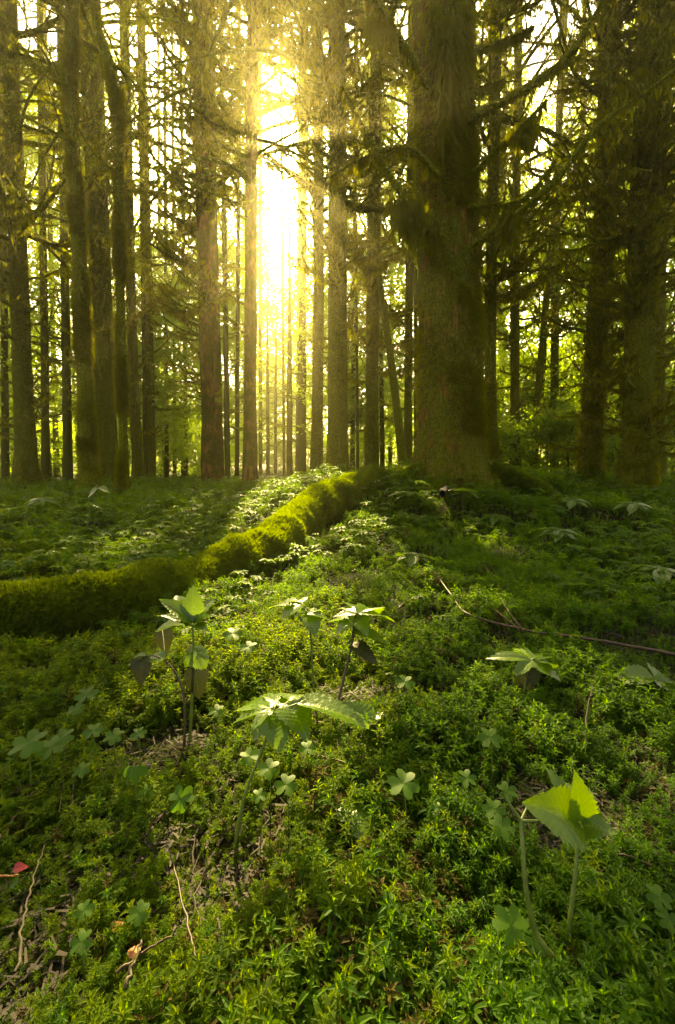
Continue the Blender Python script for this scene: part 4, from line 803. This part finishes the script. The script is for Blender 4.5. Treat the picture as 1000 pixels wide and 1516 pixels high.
sorrel('bright folded umbrella-like sorrel left of the sunlit moss', 198, 1136, 34, .6, 60, (0, -.2, 1), .9)
sorrel('dark sorrel tucked under the folded umbrella-like one', 214, 1172, 24, .2, 30)
sorrel('dark sorrel beside the yellow moss, right of the folded one', 268, 1182, 30, 1.5, 34, (0, -.7, 1))
for a in [('sorrel with crinkled leaves below the glossy seedling', 424, 1162, 28, .4), ('tiny sorrel curled left of the crinkled one', 384, 1178, 18, .9), ('sorrel of two bright leaves at the edge of the sunlit moss', 598, 1160, 36, .2), ('pale sorrel just left of the glossy seedling stem', 370, 1120, 24, 1.3), ('dim bluish sorrel right of the glossy seedling stem', 398, 1138, 26, .1),
          ('small sorrel in dark moss left of the bowed stem', 692, 1152, 22, .7), ('upper sorrel beside the fork of the bowed stem', 752, 1172, 24, 1.0), ('middle sorrel left of the bowed stem', 732, 1198, 26, .3), ('lower dark sorrel left of the bowed stem', 744, 1224, 28, 1.2), ('tiny sorrel alone below the sunlit sorrel', 648, 1196, 13, .5),
          ('single small sorrel between the tall stem and the right edge', 876, 1296, 20, .1), ('folded sorrel near the right edge', 976, 1328, 28, .5), ('dark sorrel beneath the folded one at right', 990, 1362, 26, .9), ('dark sorrel right of the tall seedling base', 874, 1372, 20, .9),
          ('small sorrel at the bottom centre, upper of two', 583, 1448, 18, .2), ('small sorrel at the bottom centre, lower of two', 586, 1468, 20, 1.0), ('small sorrel near the bottom edge right of centre', 722, 1498, 20, .3),
          ('sorrel lit among the golden moss at lower left', 120, 1395, 26, .5), ('pale sorrel in the golden moss near the bottom left', 205, 1352, 26, .2), ('sorrel in shade left of the dead twigs', 125, 1348, 22, 1.1), ('sorrel by the bottom twigs with bright rim', 190, 1468, 26, .8),
          ('small sorrel right of the bushier seedling', 600, 1010, 22, .3), ('sorrel right of the two-tiered seedling', 345, 938, 22, .6), ('flat sorrel between the two sunlit seedlings', 368, 958, 20, .2), ('small dark sorrel beneath the two-tiered seedling leaves', 320, 1052, 18, .2), ('sorrel in bright moss before the bushier seedling', 455, 1108, 20, .7), ('sorrel right of the dim spreading seedling', 726, 1092, 28, .4)]: sorrel(*a)
sorrel('large near sorrel with three full heart leaves beside the bowed stem', 757, 1370, 42, -.5, 62, (0, -.55, 1))
sorrel('large dark dewy sorrel touching the foot of the bowed stem', 797, 1424, 44, .4, 40, (0.1, -.75, 1))

# ---------------------------------------------------------------- twigs and fallen leaves
def twig(label, pts, rpx, mat, subs=(), lift=.012, n=22, seed=0):
    lift = lift + (.026 if seed == 1 else 0 if seed == 15 else .014)
    r = np.random.default_rng(seed+600); G = np.array([gnd(a, b) for a, b in pts]); G[:, 2] += lift; rad = rpx*.68*G[:, 1].mean()/F
    root = thing('fallen_twig', label, 'twig', G[0] - [0, 0, lift], 'fallen twigs lying on the moss'); mb = MB(); P = curve(G, n); hz_ = np.maximum(P[:, 2], height(P[:, 0], P[:, 1]) + lift*.9); hz_ = np.convolve(np.pad(hz_, 4, 'edge'), np.ones(9)/9, 'valid'); P[:, 2] = np.maximum(P[:, 2]*.4 + hz_*.6, hz_) + .004; P = P + r.normal(0, .0009, P.shape)
    mb.add(*tube(P, np.linspace(rad*1.1, rad*.6, n)*(1 + .2*r.random(n)), 7)); part('stick', mb, [mat], root)
    for s in subs:
        Gs = np.array([gnd(a, b) for a, b in s]); Gs[:, 2] += lift + .004; mb = MB(); mb.add(*tube(curve(Gs, 12), np.linspace(rad*.55, rad*.3, 12), 5)); part('side_twig', mb, [mat], root)
    return root
twig('long red-brown twig reaching in from the right edge', [(1015, 1002), (940, 986), (880, 975), (800, 963), (740, 950), (690, 930), (668, 903), (648, 870)], 2.9, M_twig, [[(775, 960), (750, 925), (735, 890), (712, 838)], [(768, 957), (730, 925), (698, 903)]], .03, 40, 1)
twig('reddish forked twig running out of the left edge', [(-8, 1300), (22, 1250), (55, 1205), (97, 1172), (142, 1144)], 2.6, M_twig, [[(97, 1172), (70, 1158), (38, 1150)], [(85, 1180), (40, 1200), (0, 1220)], [(97, 1172), (94, 1205), (90, 1240)]], .025, 30, 2)
twig('short pale twig hanging right of the forked reddish twig', [(112, 1168), (110, 1200), (106, 1234)], 2.4, M_twig_dark, [], .02, 14, 3)
twig('pale thin twig climbing through golden moss at the left', [(28, 1500), (38, 1420), (48, 1370), (60, 1325), (70, 1298)], 2.4, M_twig_dark, [], .03, 22, 4)
twig('mossy upright twig in the lower left centre', [(292, 1476), (282, 1430), (268, 1370), (256, 1320), (248, 1288)], 2.6, M_stem_brown, [], .03, 22, 5)
twig('dark knobbly twig sloping to the bottom edge', [(322, 1405), (345, 1460), (362, 1520)], 2.8, M_twig_dark, [], .02, 18, 6)
twig('reddish stub of twig at the bottom left', [(176, 1484), (215, 1455), (256, 1426)], 3.2, M_twig, [], .02, 14, 7)
twig('thick tan stick poking up from the bottom edge', [(188, 1516), (200, 1478), (212, 1440)], 4.5, M_stem_brown, [], .025, 14, 8)
twig('bright orange stick at the left edge beside the red leaf', [(-6, 1333), (14, 1335), (30, 1334)], 2.4, M_orange, [], .02, 10, 9)
twig('short tan twig near the folded sorrel at the right', [(905, 1296), (930, 1304), (962, 1316)], 2.2, M_stem_brown, [], .02, 12, 10)
twig('dark forked twig standing below the long red twig', [(866, 1135), (868, 1085), (880, 1030)], 2.0, M_twig_dark, [[(872, 1060), (895, 1044), (926, 1038)]], .03, 16, 11)
twig('brown stick at the lower right corner', [(838, 1502), (880, 1490), (930, 1482), (985, 1472)], 3.0, M_twig, [], .02, 16, 12)
twig('slender brown twig across the sunlit patch', [(445, 1140), (480, 1148), (515, 1158), (562, 1180)], 1.8, M_twig, [], .02, 18, 13)
twig('bent dead twigs leaning on the near side of the log', [(152, 958), (160, 930), (178, 905)], 2.2, M_twig_dark, [[(156, 945), (170, 925), (184, 912)]], .03, 14, 14)
twig('pale bent twig at the foot of the huge spruce', [(655, 735), (664, 715), (675, 700), (679, 682)], 1.4, M_twig_dark, [], .03, 14, 15)
twig('short red twig right of the slim upright seedling', [(590, 915), (605, 900)], 2.0, M_twig, [], .02, 8, 16)
twig('thin dark twig at bottom centre under the sorrel pair', [(300, 1340), (290, 1370), (300, 1410)], 1.6, M_twig_dark, [], .02, 10, 17)
def litter(label, px, py, s, mat, name, ang):
    c = gnd(px, py) + np.array([0, 0, .028]); L = s*c[1]/F; me = ovate([mat], .32, 6, .5, .3, seed=ang); root = thing(name, label, 'leaf', c - [0, 0, .02]); d = np.array([math.cos(ang), math.sin(ang)*.7, .25])
    leaf(root, c, c + norm(d)*L, [0, -.6, 1], me, 1.0, 'leaf_blade'); stalk(root, [c, c - norm(d)*L*.25, c - norm(d)*L*.4 - [0, 0, .012]], .0008, .0006, M_twig, 'leaf_stalk', 6, 5)
litter('small crimson fallen leaf at the left edge', 22, 1314, 20, M_redleaf, 'fallen_leaf', .1)
litter('orange withered leaf among the bottom-left twigs', 194, 1452, 26, M_orange, 'fallen_leaf', 1.3)
litter('small rusty leaf fragment beside the golden moss', 165, 1405, 18, M_orange, 'fallen_leaf', .6)
litter('tan curled leaf at the right edge near the bottom', 985, 1480, 30, M_leaf_dull, 'fallen_leaf', 1.4)

# ---------------------------------------------------------------- haze
hz = MB(); x0, x1, y0, y1, z0, z1 = -96, 96, -96, 96, -2.2, 36
hz.add([(x, y, z) for x in (x0, x1) for y in (y0, y1) for z in (z0, z1)], [[0, 1, 3, 2], [4, 6, 7, 5], [0, 4, 5, 1], [2, 3, 7, 6], [0, 2, 6, 4], [1, 5, 7, 3]])
m, nt, new, ln = new_mat('haze'); out = new('ShaderNodeOutputMaterial'); pv = new('ShaderNodeVolumePrincipled'); pv.inputs['Color'].default_value = (*HAZE_COLOR, 1); pv.inputs['Density'].default_value = HAZE_DENSITY; pv.inputs['Anisotropy'].default_value = HAZE_G
ln(pv.outputs[0], out.inputs['Volume']); haze = link('haze', hz.mesh('haze', [m], False)); haze['kind'] = 'stuff'; haze['label'] = 'thin sunlit haze between the trees'
